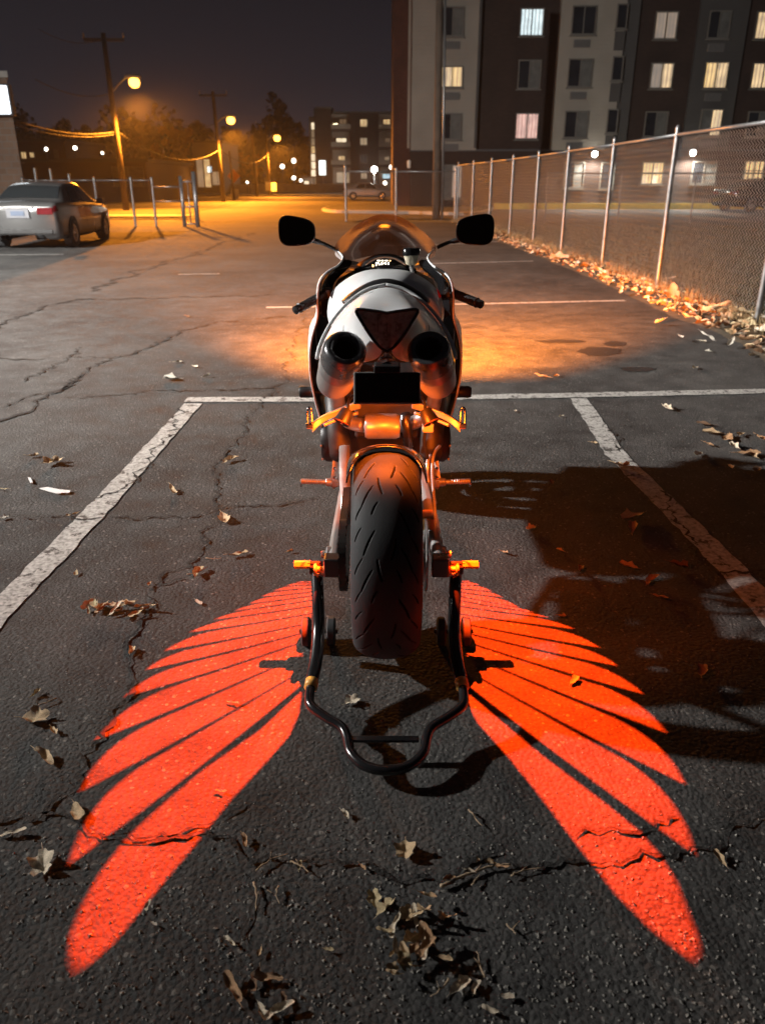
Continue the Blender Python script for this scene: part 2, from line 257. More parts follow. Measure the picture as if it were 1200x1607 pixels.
# ------------------------------------------------------------------ mesh helpers
class MB:
    def __init__(s): s.v = []; s.f = []
    def add(s, vs, fs):
        o = len(s.v); s.v += [tuple(q) for q in vs]; s.f += [tuple(i + o for i in f) for f in fs]; return s
    def box(s, c, size, rot=None):
        c = Vector(c); hx, hy, hz = [q / 2 for q in size]
        vs = [Vector((x, y, z)) for x in (-hx, hx) for y in (-hy, hy) for z in (-hz, hz)]
        if rot is not None: vs = [rot @ q for q in vs]
        return s.add([c + q for q in vs], [(0, 1, 3, 2), (4, 6, 7, 5), (0, 4, 5, 1), (2, 3, 7, 6), (0, 2, 6, 4), (1, 5, 7, 3)])
    def tube(s, pts, r, n=8, cap=True, closed=False):
        pts = [Vector(p) for p in pts]; m = len(pts)
        rs = r if isinstance(r, (list, tuple)) else [r] * m
        vs = []; prev = None
        for i, p in enumerate(pts):
            if closed: d = pts[(i + 1) % m] - pts[i - 1]
            else: d = pts[min(i + 1, m - 1)] - pts[max(i - 1, 0)]
            if d.length < 1e-9: d = Vector((0, 0, 1))
            d.normalize()
            if prev is None:
                a = Vector((0, 0, 1)) if abs(d.z) < 0.9 else Vector((1, 0, 0))
                u = d.cross(a).normalized()
            else:
                u = prev - d * prev.dot(d)
                u = u.normalized() if u.length > 1e-6 else d.orthogonal().normalized()
            prev = u; w = d.cross(u)
            for k in range(n):
                a = 2 * math.pi * k / n; vs.append(p + (u * math.cos(a) + w * math.sin(a)) * rs[i])
        fs = []
        for i in range(m if closed else m - 1):
            j = (i + 1) % m
            for k in range(n): fs.append((i * n + k, i * n + (k + 1) % n, j * n + (k + 1) % n, j * n + k))
        if cap and not closed: fs += [tuple(range(n - 1, -1, -1)), tuple(range((m - 1) * n, m * n))]
        return s.add(vs, fs)
    def lathe(s, c, axis, prof, n=24):
        """prof: list of (distance along axis, radius)"""
        c = Vector(c); axis = Vector(axis).normalized(); u = axis.orthogonal().normalized(); w = axis.cross(u); vs = []; fs = []
        for (t, r) in prof:
            for k in range(n):
                a = 2 * math.pi * k / n; vs.append(c + axis * t + (u * math.cos(a) + w * math.sin(a)) * max(r, 1e-5))
        for i in range(len(prof) - 1):
            for k in range(n): fs.append((i * n + k, i * n + (k + 1) % n, (i + 1) * n + (k + 1) % n, (i + 1) * n + k))
        return s.add(vs, fs)
    def prism(s, poly, vec):
        """extrude a closed polygon (list of Vectors) by vec"""
        n = len(poly); vec = Vector(vec); vs = [Vector(p) for p in poly] + [Vector(p) + vec for p in poly]
        return s.add(vs, [tuple(range(n - 1, -1, -1)), tuple(range(n, 2 * n))] + [(i, (i + 1) % n, n + (i + 1) % n, n + i) for i in range(n)])
    def grid(s, rows, closed=False):
        n = len(rows[0]); vs = [p for r in rows for p in r]; fs = []
        for i in range(len(rows) - 1):
            for k in range(n if closed else n - 1): fs.append((i * n + k, i * n + (k + 1) % n, (i + 1) * n + (k + 1) % n, (i + 1) * n + k))
        return s.add(vs, fs)
    def build(s, name, mat, parent=None, smooth=False, bevel=0, sub=0, solid=0, off=None, angle=None):
        me = bpy.data.meshes.new(name); me.from_pydata(s.v, [], s.f)
        bm = bmesh.new(); bm.from_mesh(me); bmesh.ops.recalc_face_normals(bm, faces=bm.faces); bm.to_mesh(me); bm.free(); me.update()
        me.materials.append(MATS[mat])
        if smooth:
            me.polygons.foreach_set('use_smooth', [True] * len(me.polygons))
        o = bpy.data.objects.new(name, me); COL.objects.link(o)
        if parent is not None:
            o.parent = parent
            pl = Vector(); q = parent
            if parent.get('_world'):            # children given in world coordinates
                o['_world'] = 1
                if not parent.get('_shifted'): o.location = -Vector(parent.location)
                o['_shifted'] = 1
        if solid:
            md = o.modifiers.new('solid', 'SOLIDIFY'); md.thickness = solid; md.offset = off if off is not None else 0
        if bevel:
            md = o.modifiers.new('bevel', 'BEVEL'); md.width = bevel; md.segments = 2; md.limit_method = 'ANGLE'; md.angle_limit = R(40)
        if sub:
            md = o.modifiers.new('sub', 'SUBSURF'); md.levels = sub; md.render_levels = sub
        if angle:
            md = o.modifiers.new('es', 'EDGE_SPLIT'); md.split_angle = R(angle)
        return o
def tag(o, label, cat, group=None, kind=None):
    o['label'] = label; o['category'] = cat
    if group: o['group'] = group
    if kind: o['kind'] = kind
    return o
def thing(name, label, cat, loc=(0, 0, 0), group=None, rotz=0.0, world_coords=False):
    o = bpy.data.objects.new(name, None); COL.objects.link(o); o.location = loc; o.rotation_euler = (0, 0, rotz); o.empty_display_size = 0.1
    if world_coords: o['_world'] = 1
    return tag(o, label, cat, group)
def struct(name, mb, mat, parent=None, **k):
    o = mb.build(name, mat, parent, **k)
    if parent is None: o['kind'] = 'structure'
    return o
def sheet(x0, x1, y0, y1, z):
    return MB().add([(x0, y0, z), (x1, y0, z), (x1, y1, z), (x0, y1, z)], [(0, 1, 2, 3)])
def polysheet(pts, z):
    pts = [Vector((p[0], p[1], z)) for p in pts]; tris = tessellate_polygon([pts])
    return MB().add(pts, [tuple(t) for t in tris])
def add_light(name, kind, loc, power, color, parent=None, radius=0.1, target=None, spot=None, blend=0.3):
    d = bpy.data.lights.new(name, kind); d.energy = power; d.color = color; d.shadow_soft_size = radius
    o = bpy.data.objects.new(name, d); COL.objects.link(o); o.location = loc
    if target is not None: o.rotation_euler = (Vector(target) - Vector(loc)).to_track_quat('-Z', 'Y').to_euler()
    if kind == 'SPOT': d.spot_size = R(spot); d.spot_blend = blend
    if parent is not None:
        o.parent = parent
        if parent.get('_world'): o.location = Vector(loc) - Vector(parent.location)
    return o
def catmull(pts, n=6):
    pts = [Vector(p) for p in pts]; out = []
    for i in range(len(pts) - 1):
        p0 = pts[max(i - 1, 0)]; p1 = pts[i]; p2 = pts[i + 1]; p3 = pts[min(i + 2, len(pts) - 1)]
        for k in range(n):
            t = k / n
            out.append(0.5 * ((2 * p1) + (p2 - p0) * t + (2 * p0 - 5 * p1 + 4 * p2 - p3) * t * t + (3 * p1 - p0 - 3 * p2 + p3) * t ** 3))
    out.append(pts[-1]); return out

# ================================================================== THE SETTING
struct('ground', sheet(-900, 900, -300, 1500, -0.03), 'grass_ground')
edge_px = [(1330, 640), (1200, 557), (1120, 520), (1060, 495), (1010, 474), (930, 437), (860, 408), (800, 385), (750, 366), (722, 352)]
edge = [G(*q) for q in edge_px]
for q in edge: q.x += random.uniform(-0.04, 0.04)
edge_f = catmull([Vector((edge[0].x + 0.3, -12, 0)), Vector((edge[0].x + 0.1, -2, 0))] + edge, 5)
edge_f = [p + Vector((random.uniform(-0.035, 0.035), 0, 0)) for p in edge_f]
lot_pts = [(-30, -12)] + [(p.x, p.y) for p in edge_f] + [(2.75, 30.6), (-30, 30.6)]
lot = struct('parking_lot', polysheet(lot_pts, 0.0), 'asphalt')
struct('road', polysheet([(-120, 33.4), (-7.5, 33.4), (-6.6, 30.6), (-1.2, 30.6), (-0.4, 33.2), (120, 33.2), (120, 84), (-11, 84), (-120, 84)], 0.004), 'road_asphalt')
struct('verge', polysheet([(-60, 36.5), (-9.2, 36.5), (-9.8, 58), (-10.5, 66), (-60, 66)], 0.016), 'grass_ground')
struct('sidewalk', sheet(-60, -8.2, 34.2, 36.3, 0.06), 'concrete')
struct('far_verge', sheet(-120, 160, 84.3, 125, 0.05), 'grass_ground')
struct('far_kerb', MB().box((0, 84.1, 0.04), (260, 0.25, 0.22)), 'concrete')
# grass island with kerb by the apartment block
isl = [P(492, 328, 0.1) for _ in ()]
isl_px = [(505, 331), (520, 326), (560, 321.5), (640, 320), (760, 320), (760, 337), (640, 336), (560, 335), (520, 334)]
isl_w = [G(*q) for q in isl_px]
isl_c = catmull(isl_w + [isl_w[0]], 4)[:-1]
struct('island_kerb', MB().prism([Vector((p.x, p.y, 0.0)) for p in isl_c], (0, 0, 0.13)), 'concrete')
cen = sum(isl_c, Vector()) / len(isl_c)
struct('grass_island', MB().prism([Vector((cen.x + (p.x - cen.x) * 0.965, cen.y + (p.y - cen.y) * 0.90, 0.02)) for p in isl_c], (0, 0, 0.125)), 'grass_ground')
# strip of soil between asphalt and fence
soil_in = [(p.x - 0.02, p.y) for p in edge_f]
soil_out = [(4.9, -12), (4.5, 8), (4.35, 14), (4.2, 20), (3.9, 28), (3.6, 33)]
mb = MB(); rows = []
for i, p in enumerate(edge_f):
    t = p.y; xo = np.interp(t, [q[1] for q in soil_out], [q[0] for q in soil_out])
    rows.append([Vector((p.x - 0.03 + (xo - p.x) * k / 6, p.y, 0.004 + (0.035 * math.sin(math.pi * min(1, k / 4)) if k else 0) + random.uniform(0, 0.012) * (k > 0))) for k in range(7)])
mb.grid(rows); struct('soil_strip', mb, 'soil', smooth=True)
struct('grass_field', polysheet([(4.3, -12), (60, -12), (60, 29.5), (3.8, 29.5), (4.05, 18)], 0.012), 'grass_ground')
struct('side_lot', sheet(5.2, 70, 29.7, 44.6, 0.02), 'asphalt')
struct('yellow_kerb', MB().box((32, 44.75, 0.16), (52, 0.25, 0.30)), 'yellow_paint')
struct('side_path', sheet(5.6, 70, 44.9, 46.4, 0.22), 'concrete')

# ------------------------------------------------------------------ painted lines and cracks of the lot
def strip(pts, w, z, jag=0.006, step=0.06):
    pts = [Vector((p[0], p[1], 0)) for p in pts]; dense = []
    for a, b in zip(pts[:-1], pts[1:]):
        n = max(1, int((b - a).length / step)); dense += [a.lerp(b, k / n) for k in range(n)]
    dense.append(pts[-1]); rows = []
    for i, p in enumerate(dense):
        d = (dense[min(i + 1, len(dense) - 1)] - dense[max(i - 1, 0)]).normalized(); nrm = Vector((-d.y, d.x, 0))
        ww = w(i / len(dense)) if callable(w) else w
        rows.append([Vector((*(p + nrm * (ww / 2 + random.uniform(-jag, jag))).xy, z)), Vector((*(p - nrm * (ww / 2 + random.uniform(-jag, jag))).xy, z))])
    return MB().grid(rows)
LP = [([(304, 634), (143, 812), (-25, 985), (-160, 1130)], 0.115, 0.0042), ([(907, 626), (966, 714), (1136, 883), (1215, 970), (1300, 1075)], 0.115, 0.0042),
      ([(292, 628), (470, 627.5), (745, 624), (900, 621), (1205, 614.5), (1330, 611)], 0.125, 0.0048), ([(418, 483), (600, 480), (760, 477), (980, 472)], 0.10, 0.0042),
      ([(560, 416), (690, 413.5), (836, 410)], 0.10, 0.0042), ([(600, 386), (700, 384), (785, 379)], 0.10, 0.0042), ([(-120, 401), (100, 399.5)], 0.11, 0.0042),
      ([(280, 431), (345, 430)], 0.07, 0.0042)]
for px, w, z in LP:
    struct('parking_line', strip([G(*q) for q in px], w, z), 'line_paint', lot)
CR = [([(390, 650), (380, 672), (345, 720), (335, 745), (338, 770), (345, 795), (340, 815), (318, 840), (310, 870), (300, 890), (265, 900), (245, 920), (240, 945), (228, 985), (215, 1010), (205, 1040), (200, 1080), (165, 1150), (130, 1195), (110, 1235), (75, 1275), (50, 1283), (0, 1288), (-90, 1292)], .012),
      ([(0, 812), (80, 813), (140, 814), (230, 815), (300, 812), (345, 800), (420, 795), (500, 780)], .010),
      ([(285, 640), (265, 680), (235, 715), (215, 740), (190, 775), (150, 790)], .014),
      ([(-60, 690), (0, 660), (60, 635), (95, 610), (120, 590), (165, 570), (185, 560), (230, 545), (280, 525), (300, 515), (330, 507), (400, 500), (460, 497)], .026),
      ([(-60, 563), (60, 563), (140, 560), (175, 561)], .022), ([(-60, 530), (0, 510), (50, 490), (80, 478), (120, 470), (170, 470), (250, 468), (320, 466), (450, 462)], .035),
      ([(135, 458), (180, 437), (230, 420), (300, 400), (340, 385), (400, 365)], .05), ([(100, 627), (180, 620), (250, 612), (330, 613), (430, 612)], .016),
      ([(50, 1283), (105, 1292), (180, 1312), (200, 1325), (245, 1328), (275, 1322), (310, 1308), (360, 1312), (400, 1330), (450, 1345), (510, 1352), (560, 1365), (620, 1372), (690, 1385), (740, 1365), (830, 1368), (940, 1355), (1000, 1348), (1060, 1335), (1200, 1300), (1290, 1280)], .009),
      ([(181, 1308), (230, 1312), (280, 1312), (340, 1290), (372, 1275), (385, 1262)], .006), ([(905, 1320), (960, 1305), (1010, 1300), (1060, 1282)], .007),
      ([(945, 665), (965, 690), (975, 710)], .012), ([(1030, 770), (1060, 815), (1080, 845), (1095, 870), (1130, 895), (1210, 905)], .012),
      ([(478, 478), (470, 520), (455, 560), (440, 600), (420, 625), (395, 650)], .014), ([(40, 600), (70, 585), (100, 565), (130, 545)], .02),
      ([(245, 920), (265, 915), (285, 905)], .007), ([(400, 1400), (398, 1440), (385, 1480)], .006), ([(0, 640), (40, 620), (80, 612), (120, 590)], .02)]
def crack_mesh(px, w):
    w *= 1.45
    pts = [G(*q) for q in px]; dense = []
    for a, b in zip(pts[:-1], pts[1:]):
        n = max(2, int((b - a).length / max(0.018, w * 1.3)))
        dense += [a.lerp(b, k / n) for k in range(n)]
    dense.append(pts[-1]); amp = w * 1.4; off = 0.0; rows = []
    for i, p in enumerate(dense):
        d = (dense[min(i + 1, len(dense) - 1)] - dense[max(i - 1, 0)]).normalized(); nrm = Vector((-d.y, d.x, 0))
        off = off * 0.72 + random.uniform(-amp, amp); ww = w * random.choice([0.15, 0.35, 0.6, 0.9, 1.2]) * 0.5
        if i in (0, len(dense) - 1): ww = 0.0008
        c = p + nrm * off
        rows.append([Vector((*(c + nrm * ww).xy, 0.0055)), Vector((*(c - nrm * ww).xy, 0.0055))])
    return MB().grid(rows)
for px, w in CR: struct('crack', crack_mesh(px, w), 'crack', lot)
for (cx, cy, rx, ry) in [(940, 552, 36, 7), (965, 540, 20, 4), (880, 536, 40, 3), (1000, 580, 30, 4)]:
    pts = [G(cx + rx * math.cos(a) * random.uniform(0.8, 1.1), cy + ry * math.sin(a) * random.uniform(0.8, 1.1)) for a in np.linspace(0, 2 * math.pi, 22)[:-1]]
    struct('damp_patch', polysheet(pts, 0.0030), 'damp', lot)

# ================================================================== RIGHT APARTMENT BLOCK
BY = 46.0; BZ = 0.25
def bx(px, y=150): return P(px, y, BY).x
def bz(px, y): return P(px, y, BY).z
apt = thing('apartment_block', 'tall apartment block with cream and dark brown panels behind the chain link fence', 'building', (10, BY, 0), world_coords=True)
secs = [('brick_red', 617, 645, 0.0), ('siding_cream', 645, 749, -0.35), ('brick_dark', 749, 868, 0.0), ('siding_cream', 868, 966, -0.35), ('siding_grey', 966, 988, -0.2), ('brick_dark', 988, 1078, 0.0), ('siding_grey', 1078, 1152, -0.2), ('brick_dark', 1152, 1300, 0.0)]
ZT = 15.0; ZB = bz(700, 236)
for mat, a, b, dy in secs:
    x0, x1 = bx(a), bx(b)
    if mat == 'brick_red':
        MB().box(((x0 + x1) / 2, BY + 5.6, ZT / 2), (x1 - x0, 10, ZT)).build('wall_panel', mat, apt)
        continue
    MB().box(((x0 + x1) / 2, BY + dy + 5, (ZT + ZB) / 2), (x1 - x0 - 0.004, 10, ZT - ZB)).build('wall_panel', mat, apt)
x0, x1 = bx(645), bx(1300)
MB().box(((x0 + x1) / 2, BY + 5 - 0.28, ZB / 2 - 0.003), (x1 - x0, 10, ZB)).build('base_wall', 'brick_dark', apt)
MB().box(((x0 + x1) / 2, BY + 5 - 0.33, ZB + 0.0), (x1 - x0 + 0.05, 10.0, 0.10)).build('band_course', 'dark_trim', apt)
MB().box(((bx(617) + x1) / 2, BY + 5, ZT + 0.2), (x1 - bx(617) + 0.4, 10.9, 0.4)).build('roof', 'roofing', apt)
def window(par, cx, cz, w, h, y, lit, panes=2, rows=1, frame='window_frame', depth=0.1, half=None):
    """reveal frame with sash bars and one pane per light"""
    f = MB(); t = 0.055
    f.box((cx, y - 0.04, cz + h / 2 - t / 2), (w, depth, t)); f.box((cx, y - 0.04, cz - h / 2 + t / 2), (w, depth, t))
    f.box((cx - w / 2 + t / 2, y - 0.04, cz), (t, depth, h - 2 * t)); f.box((cx + w / 2 - t / 2, y - 0.04, cz), (t, depth, h - 2 * t))
    wi = f.build('window', frame, par)
    for k in range(1, panes):
        MB().box((cx - w / 2 + w * k / panes, y - 0.03, cz), (0.05, 0.07, h - 2 * t - 0.004)).build('mullion', frame, wi)
    for k in range(1, rows):
        MB().box((cx, y - 0.028, cz - h / 2 + h * k / rows), (w - 2 * t - 0.004, 0.06, 0.045)).build('glazing_bar', frame, wi)
    pw = (w - 2 * t) / panes
    for k in range(panes):
        m = lit[k % len(lit)] if isinstance(lit, (list, tuple)) else lit
        px = cx - w / 2 + t + pw * (k + 0.5)
        MB().box((px, y - 0.008, cz), (pw - 0.012, 0.012, h - 2 * t - 0.006)).build('pane', m, wi)
    MB().box((cx, y - 0.08, cz - h / 2 - 0.045), (w + 0.12, 0.16, 0.06)).build('sill', frame, wi)
    return wi
def pxwin(px, py, wpx, hpx, lit, dy, panes=2, rows=1, frame='window_frame'):
    c = P(px, py, BY); d = (BY * CP + (H - c.z) * SP) / F
    return window(apt, c.x, c.z, wpx * d, hpx * d / CP * 0.97, BY + dy, lit, panes, rows, frame), c, d
DK = ['window_dark', 'curtain_grey']
for px, py, w, h, lit, dy in [(709, 36, 36, 38, DK, -.35), (708, 122, 34, 28, ['window_warm', 'window_yellow'], -.35), (706, 199, 34, 35, ['window_dark', 'curtain_grey'], -.35),
        (834, 35, 38, 36, 'window_white', 0), (830, 117, 36, 38, DK, 0), (826, 198, 36, 35, ['window_pink', 'window_pink'], 0), (913, 34, 38, 37, ['window_dark', 'window_dark'], -.35), (907, 116, 38, 37, DK, -.35), (901, 196, 37, 36, DK, -.35),
        (1044, 40, 36, 36, 'window_dim', 0), (1037, 119, 36, 34, ['window_dim', 'window_warm'], 0), (1028, 195, 36, 34, DK, 0), (1125, 40, 34, 36, DK, -.2), (1120, 119, 37, 35, ['window_yellow', 'window_warm'], -.2), (1112, 193, 34, 36, ['curtain_grey', 'window_warm'], -.2),
        (1202, 40, 36, 36, 'window_warm', 0), (1196, 119, 36, 34, 'window_warm', 0), (1188, 195, 36, 34, DK, 0)]:
    wi, c, d = pxwin(px, py, w, h, lit, dy)
    if dy == -.35 or (dy == -.2 and px > 1000):
        g = MB(); zz = c.z - h * d / 2 - 0.42
        g.box((c.x, BY + dy - 0.02, zz), (26 * d, 0.06, 0.36)); ac = g.build('vent_grille', 'grille', apt)
        for k in range(5): MB().box((c.x, BY + dy - 0.06, zz - 0.13 + 0.065 * k), (24 * d, 0.05, 0.022)).build('slat', 'dark_trim', ac)
for px, py in [(972, 28), (965, 109), (957, 191)]:
    wi, c, d = pxwin(px, py, 17, 32, 'window_dark', -.2 if px > 1e4 else -.35, 1)
    MB().box((c.x, BY - .35 - 0.02, c.z - 33 * d), (16 * d, 0.05, 26 * d)).build('spandrel_panel', 'siding_grey', apt)
for px, py, w, h, lit, pn, rw in [(708, 285, 32, 46, ['curtain_grey', 'window_dim'], 2, 1), (898, 275, 32, 36, DK, 2, 1), (950, 276, 22, 36, 'window_dark', 1, 1), (1020, 272, 34, 31, 'window_yellow', 2, 2), (1100, 271, 38, 31, DK, 2, 1), (1178, 268, 32, 27, 'window_yellow', 4, 2)]:
    pxwin(px, py, w, h, lit, -.28, pn, rw)
# corner trim, downpipe and wall lights of the block
for px, m in ((641, 'siding_cream'), (747, 'siding_grey')):
    MB().box((bx(px), BY - 0.40, ZB + (ZT - ZB) / 2), (0.12, 0.1, ZT - ZB - 0.2)).build('corner_trim', m, apt)
def wall_lamp(px, py, power, dy=-0.28):
    c = P(px, py, BY); c.y = BY + dy - 0.2
    t = MB().box(c, (0.34, 0.28, 0.22)).build('wall_lamp', 'dark_trim', apt, bevel=0.03)
    MB().lathe(c + Vector((0, -0.16, -0.04)), (0, -1, -0.5), [(0, 0.15), (0.06, 0.14), (0.10, 0.07), (0.11, 0)], 14).build('lens', 'white_lens', t, smooth=True)
    add_light('wall_lamp_light', 'SPOT', c + Vector((0, -0.32, -0.10)), power, (1.0, 0.95, 0.82), apt, 0.12, c + Vector((0, -0.9, -3)), 160, .6)
wall_lamp(928, 241, 1500); wall_lamp(1080, 239, 1500)
c = P(641, 258, BY); MB().lathe(c + Vector((0, -0.5, -0.2)), (0, 0, 1), [(0, 0), (0.02, .09), (0.35, .11), (0.42, 0)], 10).build('door_lamp', 'window_dim', apt, smooth=True)

# ================================================================== FAR APARTMENT BLOCK
FY = 128.0
def fpx(px, py): return P(px, py, FY)
far = thing('apartment_block', 'distant five storey apartment block with balconies and glazed stair tower', 'building', (-5, FY, 0), world_coords=True)
def fbox(a, b, y0, y1, dy, depth, name, mat, par=far):
    p = fpx(a, y1); q = fpx(b, y0)
    return MB().box(((p.x + q.x) / 2, FY + dy + depth / 2, (p.z + q.z) / 2), (abs(q.x - p.x), depth, abs(q.z - p.z))).build(name, mat, par)
fbox(496, 519, 170, 300, 0, 14, 'wall_panel', 'brick_dark'); fbox(519, 550, 178, 300, 1.2, 12, 'wall_panel', 'siding_far'); fbox(550, 594, 177, 300, 0, 14, 'wall_panel', 'brick_dark'); fbox(594, 700, 178, 300, 1.2, 12, 'wall_panel', 'siding_far')
fbox(487.5, 495.8, 182, 300, 1.0, 10, 'stair_tower', 'siding_far')
for k in range(8):
    y = 192 + 12.4 * k
    fbox(488, 495, y, y + 10.5, 0.9, 0.05, 'stair_window', random.choice(['far_glow', 'far_glow', 'window_warm', 'lit_room']))
for k, y in enumerate([204, 232, 260]):
    for a, b in ((519.5, 550), (594, 640)):
        s = fbox(a, b, y - 1.5, y + 2.5, -0.4, 1.6, 'balcony', 'bldg_far_dark'); fbox(a, b, y - 9, y - 1.7, -0.4, 0.1, 'railing', 'siding_far', s)
for a, b, y0, y1, m in [(532, 543, 187, 200, 'window_dim'), (527, 543, 217, 228, 'far_glow'), (530, 541, 245, 256, 'window_warm'), (527, 548, 271, 286, 'lit_room'), (522, 529, 193, 198, 'bulb'),
        (565, 576, 188, 198, 'window_warm'), (565, 576, 217, 227, 'lit_room'), (565, 576, 244, 255, 'window_dark'), (566, 576, 272, 280, 'lit_room'),
        (601, 612, 187, 197, 'window_warm'), (604, 612, 217, 230, 'window_dim'), (603, 611, 246, 254, 'lit_room'), (600, 612, 273, 280, 'far_glow_blue')]:
    pan = 1.2 if a < 550 or a > 594 else 0
    c = fpx((a + b) / 2, (y0 + y1) / 2); d = FY * CP / F * 1.02
    window(far, c.x, c.z, (b - a) * d, (y1 - y0) * d * 1.05, FY + pan, m, 2)
fbox(494, 521, 168, 170.3, -0.3, 14.6, 'roof', 'roofing'); fbox(521, 700, 175, 177.2, -0.2, 14, 'roof', 'roofing')

# ================================================================== OTHER BACKGROUND BUILDINGS
LBY = 28.4
lb = thing('brick_building', 'tan block building with a glowing white sign at its corner beside the silver sedan', 'building', (-15, LBY, 0), world_coords=True)
xr = P(40, 300, LBY).x; zt = P(20, 122, LBY).z
fp = [Vector((xr, LBY, 0)), Vector((xr * 1.36, LBY * 1.32, 0)), Vector((xr - 22, LBY * 1.32, 0)), Vector((xr - 18, LBY, 0))]; MB().prism(fp, (0, 0, zt)).build('wall', 'brick_tan', lb)
MB().prism([Vector((p.x + (.1 if p.x > xr - 10 else -.1), p.y + (-.1 if p.y < LBY + 2 else .1), zt + .001)) for p in fp], (0, 0, .18)).build('roof_edge', 'concrete', lb)
a, b = P(-70, 180, LBY), P(17, 136, LBY)
s = MB().box(((a.x + b.x) / 2, LBY - 0.16, (a.z + b.z) / 2), (b.x - a.x + 0.12, 0.26, abs(b.z - a.z) + 0.12)).build('wall_sign', 'dark_trim', lb, bevel=0.04)
MB().box(((a.x + b.x) / 2, LBY - 0.31, (a.z + b.z) / 2), (b.x - a.x, 0.05, abs(b.z - a.z))).build('sign_face', 'sign_face', s, bevel=0.02)
def simple_building(name, label, px0, px1, y_top, Y, depth, mat, wins, cat='building'):
    t = thing(name, label, cat, (P((px0 + px1) / 2, 284, Y).x, Y, 0), world_coords=True)
    a = P(px0, 284, Y).x; b = P(px1, 284, Y).x; z = P((px0 + px1) / 2, y_top, Y).z
    MB().box(((a + b) / 2, Y + depth / 2, z / 2 - 0.02), (b - a, depth, z)).build('wall', mat, t)
    MB().box(((a + b) / 2, Y + depth / 2, z + 0.1), (b - a + 0.5, depth + 0.5, 0.24)).build('roof', 'roofing', t)
    for (u0, u1, v0, v1, m, pn) in wins:
        c = P((u0 + u1) / 2, (v0 + v1) / 2, Y); d = Y * CP / F * 1.03
        window(t, c.x, c.z, (u1 - u0) * d, (v1 - v0) * d, Y, m, pn)
    return t
simple_building('low_building', 'long low dark building with flat roof behind the left fence', 44, 232, 254, 62, 14, 'bldg_far_dark', [(222 - 44, 226, 263, 290, 'curtain_grey', 2), (190, 197, 270, 292, 'window_dark', 1)])
simple_building('house', 'dark house with two small lit windows beyond the low building', 33, 110, 222, 84, 12, 'bldg_far_dark', [(34, 43, 239, 254, 'window_warm', 2), (47, 55, 239, 247, 'window_warm', 1), (86, 93, 236, 250, 'curtain_grey', 2)])
gb = simple_building('glass_building', 'small glass fronted building with a lit interior between the street poles', 306, 352, 224, 108, 12, 'bldg_far_grey', [(309, 320, 252, 292, 'lit_room', 1), (321, 331, 252, 292, 'window_warm', 1), (325, 333, 261, 271, 'far_glow_blue', 1), (333, 350, 270, 290, 'lit_room', 2)])
simple_building('shed', 'low pale shed beside the parking entrance of the glass building', 212, 262, 272, 92, 8, 'bldg_far_grey', [(222, 232, 279, 292, 'lit_room', 2), (243, 255, 281, 290, 'window_dim', 2)])
simple_building('kiosk', 'small pale annex at the foot of the distant stair tower', 474, 489, 279, 122, 6, 'siding_far', [(477, 485, 284, 291, 'far_glow', 1)])
MB_ = MB().box((P(415, 297, 112).x, 112, 0.55), (32, 0.3, 1.1)); tag(MB_.build('low_wall', 'concrete', None), 'long low pale wall along the far side of the street', 'wall')

# ================================================================== POLES, STREET LAMPS, CABLES
def pole(px_b, py_b, px_t, py_t, Y, lamp, label, r0=0.16, r1=0.11, ext=0.0, name='street_lamp', cat='street lamp', group=None):
    b = P(px_b, py_b, Y); b.z = 0; t = P(px_t, py_t, Y); t.x = b.x + (t.x - b.x) * 0.75
    o = thing(name, label, cat, (b.x, Y, 0), group, world_coords=True)
    top = t + (t - b).normalized() * ext
    MB().tube([b - Vector((0, 0, 0.2)), b.lerp(top, 0.5), top], [r0, (r0 + r1) / 2, r1], 10).build('pole', 'wood_pole', o, smooth=True)
    if ext:
        q = b.lerp(top, 0.965); MB().box(q, (1.9, 0.12, 0.14)).build('crossarm', 'dark_trim', o)
        for k in (-0.95, 0, 0.95): MB().lathe(q + Vector((k, 0, 0.08)), (0, 0, 1), [(0, .05), (.08, .06), (.12, .03), (.2, .04), (.22, 0)], 8).build('insulator', 'concrete', o)
    if lamp:
        l = P(lamp[0], lamp[1], Y)
        arm = catmull([t - Vector((0, 0, 0.35)), t.lerp(l, 0.35) + Vector((0, 0, -0.05)), l + Vector((-0.35, 0, 0.12))], 6)
        MB().tube(arm, 0.045, 8).build('arm', 'lamp_metal', o, smooth=True)
        hd = MB().box(l + Vector((0, 0, 0.16)), (0.75, 0.34, 0.16)).build('lamp_head', 'lamp_metal', o, bevel=0.05)
        rad = lamp[2]
        MB().lathe(l + Vector((0.05, 0, 0.09)), (0, 0, -1), [(0, rad * .55), (rad * 0.25, rad * 0.88), (rad * 0.7, rad), (rad * 1.2, rad * .85), (rad * 1.5, rad * .5), (rad * 1.6, 0)], 18).build('lens', 'sodium_lens', hd, smooth=True)
        add_light('street_lamp_light', 'SPOT', l + Vector((0.05, -0.1, -0.80)), SODIUM_POWER, (1.0, 0.30, 0.024), o, 0.2, l + Vector((2.5, -4, -10)), 142, 0.6)
    return o, b, t
LA, LAb, LAt = pole(199, 331, 172, 134, 43, (209, 126, .27), 'tall wooden street lamp pole beside the open left gate', ext=2.2)
LB, LBb, LBt = pole(351, 318, 337, 186, 61.5, (361, 186, .30), 'street lamp pole in front of the glass building', ext=1.7)
LC, LCb, LCt = pole(424, 308, 417, 216, 90, (434, 214, .36), 'farthest street lamp pole carrying a small notice', ext=1.5)
pole(404, 309, 394, 212, 84, None, 'bare wooden utility pole between two street lamps', name='utility_pole', cat='pole')
pole(368, 316, 359, 237, 66, None, 'thin short utility pole behind the orange street sign', r0=.1, r1=.07, name='utility_pole', cat='pole')
o, b, t = pole(684, 343, 689, -40, 33.5, None, 'tall pole at the back corner of the chain link fence', r0=0.17, r1=0.13, name='utility_pole', cat='pole')
